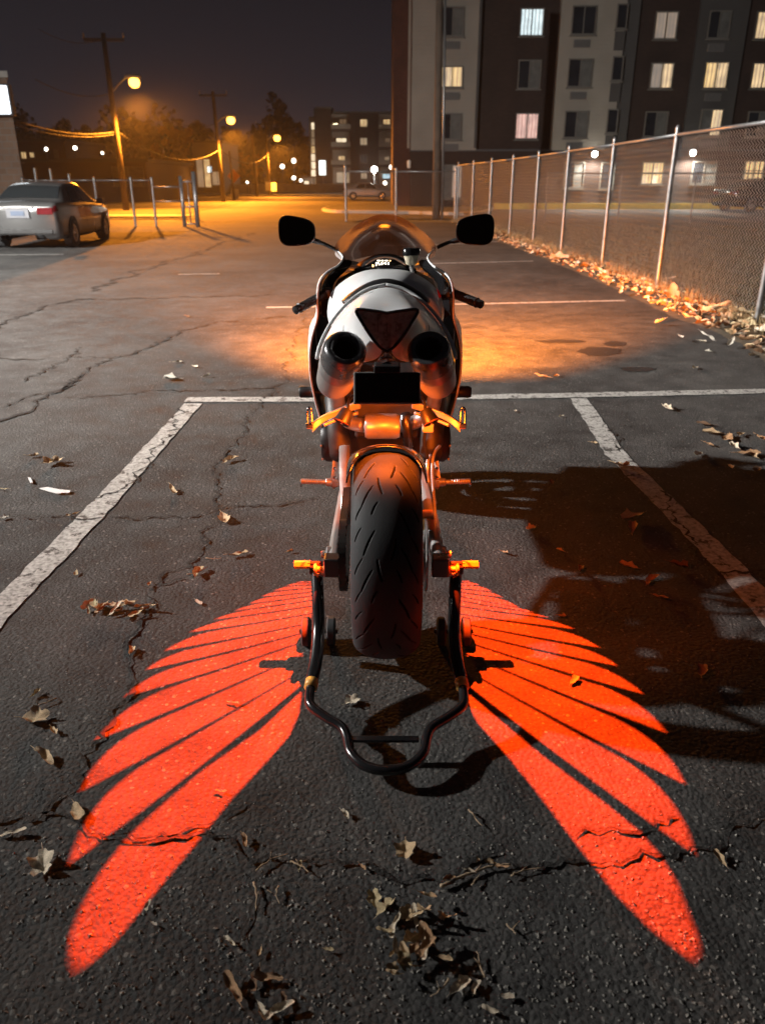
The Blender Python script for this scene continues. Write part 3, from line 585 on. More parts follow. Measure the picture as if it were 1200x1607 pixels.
MB().tube([b + Vector((0.24, -0.05, 0)), t + Vector((0.2, -0.05, 0))], 0.05, 8).build('conduit', 'galvanised', o, smooth=True)
def cable(a, b, sag, label, r=0.028):
    a, b = Vector(a), Vector(b); r *= .62; pts = [a.lerp(b, k / 14) - Vector((0, 0, sag * (1 - (2 * k / 14 - 1) ** 2))) for k in range(15)]
    tag(MB().tube(pts, r, 6).build('overhead_cable', 'cable', None, smooth=True), label, 'cable', 'overhead cables')
def on(pole_b, pole_t, py, Y, px): q = P(px, py, Y); return q
cable(P(30, 191, 36), P(181, 207, 43), 0.25, 'bright thick overhead cable running from the tan building to the tall pole', 0.05)
cable(P(28, 197, 36), P(181, 211, 43), 0.25, 'dim overhead cable just under the bright one at the tan building', 0.035)
cable(P(55, 124, 36), P(170, 148, 43), 0.3, 'highest thin overhead cable reaching the tall pole near its lamp')
cable(P(188, 209, 43), P(343, 236, 61.5), 0.9, 'long sagging cable between the tall pole and the next street lamp', 0.045)
cable(P(268, 187, 60), P(338, 194, 61.5), 0.35, 'short cable meeting the middle street lamp under its arm', 0.04)
cable(P(347, 236, 61.5), P(418, 244, 90), 0.8, 'cable from the middle street lamp to the farthest one', 0.045)
cable(P(60, 45, 36), P(158, 62, 43), 0.3, 'topmost faint cable at the crossarm of the tall pole', 0.02)
def sign_post(px, py_b, py_t, Y, label, kind):
    b = P(px, py_b, Y); b.z = 0; t = P(px - 2, py_t, Y); o = thing('street_sign', label, 'sign', (b.x, Y, 0), world_coords=True)
    MB().tube([b, t], 0.04, 6).build('post', 'galvanised', o)
    if kind == 'orange':
        s = MB(); s.prism([t + Vector((0.5 * math.cos(a), -0.06, 0.5 * math.sin(a) - 0.1)) for a in (0, math.pi / 2, math.pi, 1.5 * math.pi)], (0, 0.03, 0)); s.build('panel', 'orange_sign', o)
        MB().box(t + Vector((0, -0.07, -1.45)), (0.6, 0.03, 0.75)).build('panel', 'paper', o)
    elif kind == 'white': MB().box(t + Vector((0, -0.07, -0.4)), (0.62, 0.03, 0.85)).build('panel', 'paper', o)
    elif kind == 'lit':
        q = MB().box(t + Vector((0, -0.05, 0.2)), (1.0, 0.4, 1.9)).build('cabinet', 'dark_trim', o); MB().box(t + Vector((0, -0.27, 0.2)), (0.85, 0.05, 1.75)).build('face', 'far_sign', q)
    return o
simple('orange_sign', (0.75, 0.26, 0.03), 0.5)
sign_post(369, 315, 274, 68, 'orange diamond road sign above a small white plate', 'orange')
sign_post(423, 307, 286, 89.3, 'small white notice on a post by the farthest street lamp', 'white')
sign_post(431, 306, 287, 92, 'narrow pale sign post right of the farthest street lamp', 'white')
sign_post(508, 306, 266, 112, 'glowing white sign on a post before the distant apartment block', 'lit')
def yard_lamp(px, py, Y, label, rad=0.3, mat='small_lens', light=0):
    c = P(px, py, Y); o = thing('yard_lamp', label, 'lamp', (c.x, Y, 0), 'small far lamps', world_coords=True)
    MB().tube([Vector((c.x, Y, 0)), c - Vector((0, 0, rad))], 0.07, 6).build('post', 'dark_trim', o)
    MB().lathe(c - Vector((0, 0, rad)), (0, 0, 1), [(0, rad * .4), (rad * .5, rad * .95), (rad, rad), (rad * 1.6, rad * .8), (rad * 2, 0)], 12).build('globe', mat, o, smooth=True)
    if light: add_light('yard_lamp_light', 'POINT', c + Vector((0, -0.8, -0.2)), light, (1, .93, .8), o, 0.2)
yard_lamp(587, 266, 118, 'very bright lamp at the distant apartment block entrance', 0.42, 'white_lens', 2600)
for q in [(73, 234, 78, .24), (118, 232, 76, .27), (161, 240, 90, .22), (241, 262, 96, .34), (243, 251, 100, .2), (443, 261, 118, .45), (461, 252, 125, .5), (461, 279, 118, .4), (472, 283, 118, .3), (388, 286, 100, .22), (614, 262, 100, .4), (604, 287, 90, .3)]:
    yard_lamp(q[0], q[1], q[2], 'small white lamp on a post in the dark beyond the street', q[3] * .62)
MB0 = P(640, 298, 60)

# ================================================================== TREES
def tree(px, py_b, py_t, Y, wpx, label, leafmat, n, leaf, bare=0.0, seed=1, name='tree'):
    rs = random.Random(seed); b = P(px, py_b, Y); b.z = 0; top = P(px, py_t, Y).z; w = wpx * Y * CP / F / 2
    o = thing(name, label, 'tree', (b.x, Y, 0), 'trees along the far street', world_coords=True)
    tr = MB(); h = top
    tr.tube([b - Vector((0, 0, .2)), b + Vector((0.02 * h, 0, h * .3)), b + Vector((-0.01 * h, 0.02 * h, h * .62)), b + Vector((0, 0, h * .9))], [h * .022, h * .017, h * .011, h * .003], 8)
    tips = []
    for k in range(16):
        z0 = h * rs.uniform(.28, .8); a = rs.uniform(0, 6.283); ln = w * rs.uniform(.5, 1.0) * (1.15 - z0 / h * .6)
        p0 = b + Vector((0, 0, z0)); p1 = p0 + Vector((math.cos(a) * ln * .5, math.sin(a) * ln * .5, ln * .35)); p2 = p0 + Vector((math.cos(a) * ln, math.sin(a) * ln, ln * .75))
        tr.tube([p0, p1, p2], [h * .008, h * .005, h * .0015], 5); tips += [p1, p2, p1.lerp(p2, .5)]
        for j in range(3):
            s0 = p1.lerp(p2, rs.random()); s1 = s0 + Vector((rs.uniform(-1, 1), rs.uniform(-1, 1), rs.uniform(.1, 1))) * ln * .35; tr.tube([s0, s1], [h * .003, h * .001], 4); tips.append(s1)
    tr.build('trunk', 'bark', o)
    cl = [(tips[rs.randrange(len(tips))] + Vector((rs.gauss(0, .12), rs.gauss(0, .12), rs.gauss(0, .1))) * w, w * rs.uniform(.16, .34)) for _ in range(34)]
    m = MB(); V = []; Fc = []
    for k in range(n):
        c, r = cl[rs.randrange(len(cl))]; d = Vector((rs.gauss(0, 1), rs.gauss(0, 1), rs.gauss(0, .8))).normalized() * r * rs.random() ** .5
        p = c + d; u = Vector((rs.gauss(0, 1), rs.gauss(0, 1), rs.gauss(0, 1))).normalized(); v = u.orthogonal().normalized(); s = leaf * rs.uniform(.6, 1.3)
        i = len(V); V += [p - u * s, p + v * s * .6, p + u * s, p - v * s * .6]; Fc.append((i, i + 1, i + 2, i + 3))
    m.v = [tuple(q) for q in V]; m.f = Fc; m.build('crown', leafmat, o)
    return o
tree(272, 300, 203, 78, 66, 'orange lit autumn tree beside the middle street lamp', 'foliage_autumn', 5200, .16, seed=4)
tree(393, 306, 240, 100, 40, 'sparse half bare tree behind the orange road sign', 'foliage_autumn', 900, .15, seed=9)
for i, (px, pt, Y, w, lab) in enumerate([(60, 196, 150, 60, 'dark tree rising just right of the tan building roof'), (118, 190, 155, 70, 'tall dark tree behind the house'), (162, 198, 150, 50, 'narrow dark tree left of the tall pole'),
        (218, 205, 160, 64, 'dark tree right of the tall pole'), (318, 196, 170, 80, 'broad dark tree behind the glass building'), (380, 226, 170, 60, 'dark tree behind the thin short utility pole'),
        (438, 240, 165, 50, 'dark tree beyond the farthest street lamp'), (468, 236, 160, 44, 'dark evergreen left of the distant stair tower')]):
    tree(px, 300, pt, Y, w, lab, 'foliage_dark', 3600, .42, seed=20 + i)
mb = MB(); V = []; Fc = []
for k in range(16000):
    p = Vector((random.uniform(-150, -8), random.uniform(178, 200), 0)); p.z = random.random() ** .8 * (11 + 3.5 * math.sin(p.x * .21) + 2.5 * math.sin(p.x * .53 + 1) + 1.5 * math.sin(p.x * 1.3))
    u = Vector((random.gauss(0, 1), random.gauss(0, 1), random.gauss(0, 1))).normalized(); v = u.orthogonal().normalized(); s = random.uniform(.4, 1.0)
    i = len(V); V += [p - u * s, p + v * s * .7, p + u * s, p - v * s * .7]; Fc.append((i, i + 1, i + 2, i + 3))
mb.v = [tuple(q) for q in V]; mb.f = Fc
o = mb.build('distant_woods', 'foliage_dark', None); tag(o, 'far dark mass of trees along the horizon', 'trees', kind='stuff')

# ================================================================== CHAIN LINK FENCES
_panel_cache = {}
def link_mesh(h, half=0.035, w=2.9, r=0.0030):
    key = (h, half, w, r)
    if key in _panel_cache: return _panel_cache[key]
    nw = int(w / (2 * half)); ns = int(h / half); V = []; Fc = []
    for i in range(nw + 1):
        for j in range(2):
            pass
        base = len(V); x0 = i * w / nw
        for k in range(ns + 1):
            sgn = 1 if (k % 2) else -1; x = x0 + sgn * half; z = 0.04 + k * (h - 0.06) / ns; yo = 0.002 * sgn
            for a in (0.5, 2.6, 4.7): V.append((x + r * math.cos(a), yo + r * math.sin(a), z))
        for k in range(ns):
            for a in range(3):
                p = base + k * 3 + a; q = base + k * 3 + (a + 1) % 3; Fc.append((p, q, q + 3, p + 3))
    me = bpy.data.meshes.new('chain_link'); me.from_pydata(V, [], Fc); me.materials.append(MATS['wire']); me.update()
    _panel_cache[key] = me; return me
def fence(points, h, label, post_r=0.03, mid=(), rail=True, half=0.035, wr=0.0030, heights=None, group=None):
    pts = [Vector((p[0], p[1], p[2] if len(p) > 2 else 0)) for p in points]
    o = thing('chain_link_fence', label, 'fence', pts[0], group, world_coords=True)
    for i, p in enumerate(pts):
        hh = heights[i] if heights else h
        mb = MB().tube([p - Vector((0, 0, .15)), p + Vector((0, 0, hh + .02))], post_r, 12); po = mb.build('post', 'galvanised', o, smooth=True, angle=40)
        MB().lathe(p + Vector((0, 0, hh + 0.02)), (0, 0, 1), [(0, post_r * 1.15), (.02, post_r * 1.15), (.05, post_r * .7), (.06, 0)], 10).build('cap', 'galvanised', po, smooth=True)
    for a, b in zip(pts[:-1], pts[1:]):
        d = b - a; ang = math.atan2(d.y, d.x); w = d.length
        me = link_mesh(h, half, 2.9, wr); pn = bpy.data.objects.new('chain_link_panel', me); COL.objects.link(pn); pn.parent = o; pn['kind'] = 'stuff'
        pn.location = a - pts[0] + Vector((math.sin(ang), -math.cos(ang), 0)) * (post_r + 0.004); pn.rotation_euler = (0, 0, ang); pn.scale = (w / 2.9, 1, 1)
        if rail: MB().tube([a + Vector((0, 0, h)), b + Vector((0, 0, h))], 0.022, 10).build('top_rail', 'galvanised', o, smooth=True)
        for z in mid: MB().tube([a + Vector((0, 0, z)), b + Vector((0, 0, z))], 0.018, 8).build('mid_rail', 'galvanised', o, smooth=True)
    return o
FX = [(0, 4.1), (5.3, 3.97), (8.2, 3.89), (11, 3.78), (14.2, 3.77), (16.9, 3.68), (20, 3.62), (22.6, 3.48), (25.5, 3.28), (28.4, 3.05), (31.2, 2.80)]
ys = [2.4, 5.3, 8.2, 11.05, 13.95, 16.85, 19.75, 22.6, 25.5, 28.4, 31.2]
fence([(np.interp(y, [q[0] for q in FX], [q[1] for q in FX]), y) for y in ys], 1.93, 'tall galvanised chain link fence along the right edge of the parking lot', heights=[1.97] * len(ys))
fence([(-1.36, 30.95), (0.5, 31.1), (2.72, 31.25)], 1.72, 'chain link fence closing the back of the lot beside the tall pole', post_r=0.045, heights=[1.86, 1.78, 1.8])
lfy = 27.6
fence([(P(x, 300, lfy).x, lfy) for x in (38, 60, 84, 112, 150, 207, 240)], 1.42, 'low chain link fence with pale posts behind the silver sedan', post_r=0.04, heights=[1.45, 1.72, 1.70, 1.55, 1.45, 1.45, 1.45])
gt = thing('swing_gate', 'open galvanised gate with cross bars at the end of the left fence', 'gate', (P(284, 355, lfy).x, lfy, 0), world_coords=True)
xa, xb, xc = P(243, 300, lfy).x, P(285, 300, lfy).x, P(306, 300, lfy).x
for x, r_, h_ in ((xb, .06, 1.55), (xc, .075, 1.68)): MB().tube([(x, lfy, -.1), (x, lfy, h_)], r_, 10).build('post', 'galvanised', gt, smooth=True)
for z in (0.08, 0.62, 1.38): MB().tube([(xb, lfy, z), (xc, lfy - 0.02, z)], 0.026, 8).build('bar', 'galvanised', gt, smooth=True)
for z in (0.78, 1.22): MB().tube([(xa, lfy - 0.05, z), (xb, lfy - 0.05, z)], 0.024, 8).build('bar', 'galvanised', gt, smooth=True)
MB().tube([(xb + .22, lfy, .08), (xb + .22, lfy, 1.38)], 0.02, 8).build('bar', 'galvanised', gt, smooth=True)
# thin dark fence of the neighbouring lot
bf = thing('railing_fence', 'thin dark railing between the grass field and the apartment parking', 'fence', (6, 29.6, 0), world_coords=True)
for i, x in enumerate(np.arange(5.8, 24, 2.6)): MB().tube([(x, 29.6, 0), (x, 29.6, 1.7)], 0.03, 6).build('post', 'dark_trim', bf)
MB().tube([(5.8, 29.6, 1.65), (23.9, 29.6, 1.65)], 0.028, 6).build('rail', 'dark_trim', bf)
me = link_mesh(1.62, 0.05, 2.9, 0.0016)
for i in range(7):
    pn = bpy.data.objects.new('chain_link_panel', me); COL.objects.link(pn); pn.parent = bf; pn['kind'] = 'stuff'; pn.location = (5.8 + 2.6 * i - 6, -0.035, 0); pn.scale = (2.6 / 2.9, 1, 1)

# ================================================================== CARS
def car(name, label, loc, rotz, paint, scale=1.0, plate=True, group=None, high=0.0):
    o = thing(name, label, 'car', loc, group, rotz); o.scale = (scale,) * 3
    ST = [(-2.40, .34, .92, .94, .79, .64), (-2.345, .30, .965, 1.00, .84, .70), (-2.2, .22, .985, 1.045, .885, .735), (-1.72, .2, .985, 1.075, .90, .71), (-1.02, .2, .975, 1.385, .91, .60), (-.3, .2, .965, 1.455, .91, .61), (.35, .2, .945, 1.425, .91, .60),
          (1.12, .2, .925, 1.06, .905, .69), (1.75, .2, .855, .965, .885, .70), (2.2, .23, .74, .82, .83, .64), (2.4, .36, .60, .645, .70, .50)]
    ctrl = []
    for (y, zb, be, ro, w, wr) in ST:
        ro += high * max(0, (ro - be - .12)); cab = ro - be
        ctrl.append([Vector((w * .6, y, zb)), Vector((w * .95, y, zb + .04)), Vector((w, y, zb + (be - zb) * .45)), Vector((w * .985, y, zb + (be - zb) * .8)), Vector((w * .95, y, be)),
                     Vector((wr + (w * .95 - wr) * .12, y, be + cab * .86)), Vector((wr * .82, y, ro - .004)), Vector((0, y, ro + .015))])
    nst = len(ctrl)
    cols = []
    SU = 6
    for j in range(8): cols.append(catmull([c[j] for c in ctrl], SU))
    fine = []
    SV = 4
    for i in range(len(cols[0])): fine.append(catmull([cols[j][i] for j in range(8)], SV))
    NU, NV = len(fine), len(fine[0])
    def S(u, v):   # u in station units, v in control units
        fu = min(max(u * SU, 0), NU - 1.001); fv = min(max(v * SV, 0), NV - 1.001); i, k = int(fu), int(fv); a, b = fu - i, fv - k
        return fine[i][k].lerp(fine[i + 1][k], a).lerp(fine[i][k + 1].lerp(fine[i + 1][k + 1], a), b)
    full = [r + [Vector((-p.x, p.y, p.z)) for p in reversed(r[:-1])] for r in fine]
    mb = MB(); mb.grid(full); n = len(full[0]); mb.f += [tuple(range(n)), tuple(range((NU - 1) * n, NU * n))]
    body = mb.build('body', paint, o, smooth=True, angle=50)
    def patch(nm, mat, u0, u1, v0, v1, off=.006, par=body, side=0, nu=8, nv=6, trim=None):
        for s in ((1, -1) if side == 0 else (side,)):
            rows = []
            for i in range(nu + 1):
                r = []
                for k in range(nv + 1):
                    fv = k / nv; a = u0 if not callable(u0) else u0(fv); b = u1 if not callable(u1) else u1(fv)
                    u = a + (b - a) * i / nu; v = v0 + (v1 - v0) * fv; p = S(u, v)
                    du = S(u + .05, v) - S(u - .05, v); dv = S(u, v + .05) - S(u, v - .05); nn = du.cross(dv)
                    if nn.length < 1e-9: nn = Vector((1, 0, 0))
                    nn.normalize()
                    if nn.dot(p - Vector((0, p.y, .6))) < 0: nn = -nn
                    q = p + nn * off; r.append(Vector((s * q.x, q.y, q.z)))
                rows.append(r)
            MB().grid(rows).build(nm, mat, par, smooth=True)
    # glass: two side windows, rear and front screens each spanning both halves
    patch('side_window', 'car_glass', lambda f: 3.75 + .55 * f, 5.02, 4.12, 4.95); patch('side_window', 'car_glass', 5.14, lambda f: 6.72 - .62 * f, 4.12, 4.95)
    def screen(nm, u0, u1, w0, w1, mat='car_glass', lift=.006):
        rows = []
        for i in range(11):
            u = u0 + (u1 - u0) * i / 10; r = []
            vmin = w0 + (w1 - w0) * i / 10
            for s in (1, -1):
                vs = np.linspace(vmin, 7, 9)
                seq = [S(u, v) for v in vs]; seq = [Vector((s * p.x, p.y + (-1 if u < 5 else 1) * lift, p.z + lift)) for p in seq]
                r += seq if s == 1 else list(reversed(seq[:-1]))
            rows.append(r)
        MB().grid(rows).build(nm, mat, body, smooth=True)
    screen('rear_window', 3.12, 3.93, 5.15, 5.3); screen('windscreen', 6.08, 6.92, 5.3, 5.1)
    for x in (-.38, .38):
        MB().box((x, -1.33, 1.16), (.26, .10, .14)).build('headrest', 'seat_grey', o, bevel=.03)
    patch('tail_light', 'tail_red', lambda f: .25 + .35 * f, lambda f: 1.75 - .2 * f, 3.05, 3.9, .008)
    patch('headlight', 'lamp_clear', 8.7, 9.6, 3.1, 3.9, .008)
    patch('rear_bumper', paint, .15, 1.9, 1.0, 2.15, .022); patch('door_handle', 'chrome', 4.55, 4.75, 3.35, 3.5, .018, nu=3, nv=2); patch('door_handle', 'chrome', 5.65, 5.85, 3.35, 3.5, .018, nu=3, nv=2)
    patch('door_seam', 'car_trim', 5.06, 5.085, 1.1, 4.0, .003, nu=1); patch('door_seam', 'car_trim', 6.72, 6.745, 1.2, 3.9, .003, nu=1); patch('sill', 'car_trim', 2.6, 8.6, .9, 1.15, .006)
    for s in (1, -1): MB().box((s * .60, -2.40, .845), (.36, .03, .15)).build('tail_light', 'tail_red', body, bevel=.012)
    if plate:
        p = MB().box((0, -2.425, .80), (.50, .03, .20)).build('number_plate', 'car_plate', body); MB().box((0, -2.444, .80), (.30, .012, .10)).build('plate_print', 'car_plate_blue', p)
        MB().box((0, -2.425, .925), (.7, .03, .03)).build('boot_trim', 'alloy', body); MB().box((0, -2.36, .40), (1.45, .12, .10)).build('lower_bumper', 'car_trim', body, bevel=.02)
    for s in (1, -1):
        mir = MB().box((s * 1.0, .85, 1.0), (.20, .11, .14)).build('wing_mirror', paint, o, bevel=.035)
        MB().box((s * .91, .87, .97), (.10, .04, .05)).build('mirror_arm', 'car_trim', mir)
        for y in (-1.42, 1.36):
            MB().lathe((s * .872, y, .335), (s, 0, 0), [(0, 0), (.045, .375), (.046, .37), (.02, .36), (.02, 0)], 26).build('wheel_arch', 'car_trim', body)
            w = MB().lathe((s * .70, y, .325), (s, 0, 0), [(0, .16), (0, .29), (.03, .325), (.19, .325), (.225, .29), (.232, .22), (.215, .21), (.20, .20)], 28).build('wheel', 'rubber', o, smooth=True, angle=40)
            MB().lathe((s * .70, y, .325), (s, 0, 0), [(.205, .205), (.222, .20), (.205, .18), (.19, .06), (.215, .05), (.222, 0)], 28).build('rim', 'alloy', w, smooth=True)
            for k in range(7):
                a = k * 2 * math.pi / 7; MB().box((s * .912, y + math.cos(a) * .11, .325 + math.sin(a) * .11), (.022, .028, .16), Matrix.Rotation(-a + math.pi / 2, 3, 'X')).build('spoke', 'chrome', w)
    return o
sx = (-7.95, 20.05, 0)
car('sedan', 'silver sedan with red tail lights parked by the left fence', sx, R(3.5), 'car_silver', .94)
q = P(577, 309, 70); car('sedan', 'pale small car parked across the street by the far apartment block', (q.x, 70, 0.02), R(-88), 'car_white', .86, False, high=.1)
q = P(1182, 305, 42.0); car('sedan', 'dark car parked under the apartment windows behind the fence', (q.x + .5, 42.2, 0.03), R(-70), 'car_black', 1.0, False, high=.15)

# ================================================================== LOT LAMP (stands left of the frame and lights the lot white)
ll = thing('lot_lamp', 'parking lot lamp post with white head standing left of the bay', 'street lamp', (-13.5, 4.9, 0), world_coords=True)
MB().lathe((-13.5, 4.9, 0), (0, 0, 1), [(0, .28), (.5, .28), (.52, .1), (6.3, .06), (6.32, 0)], 14).build('pole', 'lamp_metal', ll, smooth=True, angle=40)
h = MB().box((-13.1, 4.9, 6.38), (.9, .36, .14)).build('lamp_head', 'lamp_metal', ll, bevel=.04); MB().box((-13.05, 4.9, 6.30), (.6, .28, .03)).build('lens', 'lot_lens', h)
add_light('lot_lamp_light', 'SPOT', (-13.05, 4.9, 6.2), KEY_POWER, (1.0, 0.965, 0.92), ll, 0.2, (-4.4, 12.3, 0.0), 121, 0.9)

# ================================================================== MOTORCYCLE
X0 = 0.0115
bike = thing('motorcycle', 'white and black sport motorcycle raised on the rear paddock stand', 'motorcycle', (X0, 2.10, 0), world_coords=True)
def M(p): return Vector((2 * X0 - p.x, p.y, p.z))
def hp(l): return [P(*q) for q in l]
def sym_rows(rows):
    """half rows (outer -> centre) to full rows"""
    out = []
    for r in rows:
        r = [Vector(q) for q in r]; r[-1].x = X0
        out.append(r + [M(q) for q in reversed(r[:-1])])
    return out
def both(fn):
    for s in (1, -1): fn(s)
def sx_(p, s): p = Vector(p); return p if s > 0 else M(p)     # s>0: left side as given
AX = Vector((X0, 2.10, 0.341)); TR = 0.311
# ---- rear tyre with cut tread
def tyre(center, radius, width, parent, tread=True, nth=1100, nlat=120, name='rear_tyre'):
    lat = np.linspace(-1, 1, nlat)
    half = width / 2; crown = radius; wall = radius - 0.055
    phi = lat * R(118)
    x = half * np.sign(lat) * np.minimum(1, np.abs(np.sin(np.clip(phi, -R(90), R(90)))) ** 0.92 + 0) * np.where(np.abs(phi) > R(90), 1 - (np.abs(phi) - R(90)) / R(28) * .18, 1)
    rad = wall + (crown - wall) * np.cos(np.clip(phi, -R(90), R(90))) ** 0.95 - np.where(np.abs(phi) > R(90), (np.abs(phi) - R(90)) / R(28) * 0.055, 0)
    th = np.linspace(0, 2 * np.pi, nth, endpoint=False)
    TH, XX = np.meshgrid(th, x, indexing='ij'); RR = np.repeat(rad[None, :], nth, 0).copy()
    if tread:
        s_ = np.concatenate([[0], np.cumsum(np.hypot(np.diff(x), np.diff(rad)))]); s_ -= s_[nlat // 2] if nlat % 2 else (s_[nlat // 2] + s_[nlat // 2 - 1]) / 2
        SS = np.repeat(s_[None, :], nth, 0); AR = TH * radius; per = 2 * np.pi * radius / 8
        # slits: (s0, a0, s1, a1, width) in metres; arc coordinate increases up the rear face
        base = [(-.088, .000, -.068, .038, .0032), (-.068, .040, -.038, .100, .0040), (-.090, .085, -.066, .130, .0034), (-.062, .140, -.032, .205, .0040), (-.090, .180, -.070, .216, .0030), (-.012, .070, -.024, .128, .0036), (-.040, .008, -.024, .044, .0032)]
        sl = base + [(-a_, b_ + .058, -c_, d_ + .058, w_) for a_, b_, c_, d_, w_ in base]
        dep = np.zeros_like(RR)
        for (s0, a0, s1, a1, w) in sl:
            for k in range(-1, 11):
                A0 = a0 + per * k; A1 = a1 + per * k
                dx, dy = s1 - s0, A1 - A0; L2 = dx * dx + dy * dy
                t = np.clip(((SS - s0) * dx + (AR - A0) * dy) / L2, 0, 1)
                bow = 0.0022 * np.sin(np.pi * t) * np.sign(s0)
                d = np.hypot(SS - (s0 + dx * t + bow), AR - (A0 + dy * t)); ww = w * (0.35 + 0.65 * np.sin(np.pi * np.clip(t * .85 + .12, 0, 1)))
                dep = np.maximum(dep, np.clip((ww * .62 - d) / 0.0009 + .5, 0, 1) * 0.0065)
        RR -= dep
    # th=0 faces rear (-Y), increasing upward
    Yv = center.y - RR * np.cos(TH); Zv = center.z + RR * np.sin(TH); Xv = center.x + XX
    V = np.stack([Xv, Yv, Zv], -1).reshape(-1, 3)
    i = np.arange(nth)[:, None]; k = np.arange(nlat - 1)[None, :]; a = i * nlat + k; b = ((i + 1) % nth) * nlat + k
    Fq = np.stack([a, a + 1, b + 1, b], -1).reshape(-1, 4)
    me = bpy.data.meshes.new(name); me.vertices.add(len(V)); me.vertices.foreach_set('co', V.ravel())
    me.loops.add(Fq.size); me.loops.foreach_set('vertex_index', Fq.ravel().astype(np.int32)); me.polygons.add(len(Fq))
    me.polygons.foreach_set('loop_start', np.arange(0, Fq.size, 4, dtype=np.int32)); me.polygons.foreach_set('loop_total', np.full(len(Fq), 4, dtype=np.int32))
    me.polygons.foreach_set('use_smooth', np.ones(len(Fq), dtype=bool)); me.update(calc_edges=True); me.validate()
    me.materials.append(MATS['rubber'])
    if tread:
        me.materials.append(MATS['soot_shade_black']); fd = (dep.reshape(-1)[Fq]).mean(1) > .0022; me.polygons.foreach_set('material_index', fd.astype(np.int32)); me.update()  # groove shade painted in: slit faces get a near-black material
    o = bpy.data.objects.new(name, me); COL.objects.link(o); o.parent = parent; o.location = -Vector(parent.location); o['_world'] = 1; o['_shifted'] = 1
    return o
rt = tyre(AX, TR, .196, bike, nth=1500, nlat=210)
def rim(c, r, w, par, sp=5):
    m = MB().lathe(c, (1, 0, 0), [(-w / 2, r), (-w / 2, r - .018), (-w * .3, r - .03), (w * .3, r - .03), (w / 2, r - .018), (w / 2, r)], 40); ro = m.build('rim', 'black_gloss', par, smooth=True, angle=40)
    for k in range(sp):
        a = k * 2 * math.pi / sp; d = Vector((0, math.cos(a), math.sin(a))); MB().tube([c + d * .04, c + d * (r - .02)], [.022, .013], 8).build('spoke', 'black_gloss', ro, smooth=True)
    MB().lathe(c, (1, 0, 0), [(-w * .5, 0), (-w * .5, .045), (w * .5, .045), (w * .5, 0)], 24).build('hub', 'engine_metal', ro, smooth=True, angle=40)
rim(AX, .222, .16, rt)
FAX = Vector((X0, 3.515, .300)); ft = tyre(FAX, .298, .12, bike, False, 120, 24, 'front_tyre'); rim(FAX, .222, .09, ft, 3)
for s in (-1, 1):
    MB().lathe(FAX + Vector((s * .07, 0, 0)), (1, 0, 0), [(-.002, .10), (-.002, .155), (.003, .155), (.003, .10)], 36).build('brake_disc', 'steel_brushed', ft)
    MB().tube([FAX + Vector((s * .105, .02, -.02)), FAX + Vector((s * .105, -.10, .30)), FAX + Vector((s * .105, -.22, .68))], [.032, .028, .027], 12).build('fork_leg', 'steel_dark', bike, smooth=True)
fr = []
for k in range(13):
    a = R(20 + 120 * k / 12); fr.append([FAX + Vector((x_, math.cos(a) * (.318 - abs(x_) * .35), math.sin(a) * (.318 - abs(x_) * .35))) for x_ in (-.07, -.045, 0, .045, .07)])
MB().grid(fr).build('front_fender', 'white_paint', bike, smooth=True, solid=.004)
# ---- tail cowl
A_ = [(497, 563, 2.36), (502, 541, 2.40), (515, 514, 2.45), (533, 489, 2.50), (556, 467, 2.54), (580, 453, 2.56), (606, 447, 2.57)]
B_ = [(508, 568, 2.30), (514, 543, 2.34), (528, 516, 2.38), (546, 492, 2.42), (563, 473, 2.46), (583, 461, 2.48), (606, 456, 2.49)]
C_ = [(585, 574, 2.15), (560, 545, 2.20), (553, 522, 2.20), (552, 502, 2.16), (557, 482, 2.12), (582, 479, 2.11), (606, 482, 2.10)]
D_ = [(605, 551, 2.065), (595, 543, 2.062), (581, 526, 2.06), (569, 507, 2.055), (559, 486, 2.05), (583, 487, 2.045), (606, 491, 2.04)]
Z_ = [(508, 566, 2.46), (512, 545, 2.50), (524, 520, 2.54), (541, 496, 2.58), (561, 475, 2.60), (582, 463, 2.62), (606, 458, 2.62)]
def tail_half(s):
    rows = [[sx_(P(*q), s) for q in r] for r in (Z_, A_, B_, C_, D_)]
    for r in rows: r[-1].x = X0
    return rows
full = [l + list(reversed(r_[:-1])) for l, r_ in zip(tail_half(1), tail_half(-1))]
tail = MB().grid(full).build('tail_cowl', 'white_paint', bike, smooth=True, solid=.005, sub=2)
def und(s):
    pts = [sx_(P(*q), s) for q in ((605, 551, 2.066), (585, 574, 2.151), (606, 586, 2.14))]
ut = MB(); c0 = P(585, 574, 2.15); b0 = P(606, 588, 2.13); t0 = P(606, 551, 2.066); b0.x = X0; t0.x = X0
ut.add([t0, c0, b0, M(c0)], [(0, 1, 2), (0, 2, 3)]); ut.build('undertail_panel', 'white_paint', bike, solid=.004)
for s in (1, -1):
    MB().tube(catmull([sx_(P(*q) + Vector((0, -.002, .001)), s) for q in A_], 4), .0055, 8).build('tail_lip', 'white_paint', tail, smooth=True)
def seam(pts, r=.0016):
    o = MB().tube(catmull(pts, 6), r, 6).build('panel_gap', 'soot_shade_black', tail)
    m = o.modifiers.new('wrap', 'SHRINKWRAP'); m.target = tail; m.wrap_method = 'NEAREST_SURFACEPOINT'; m.wrap_mode = 'ABOVE_SURFACE'; m.offset = .0008
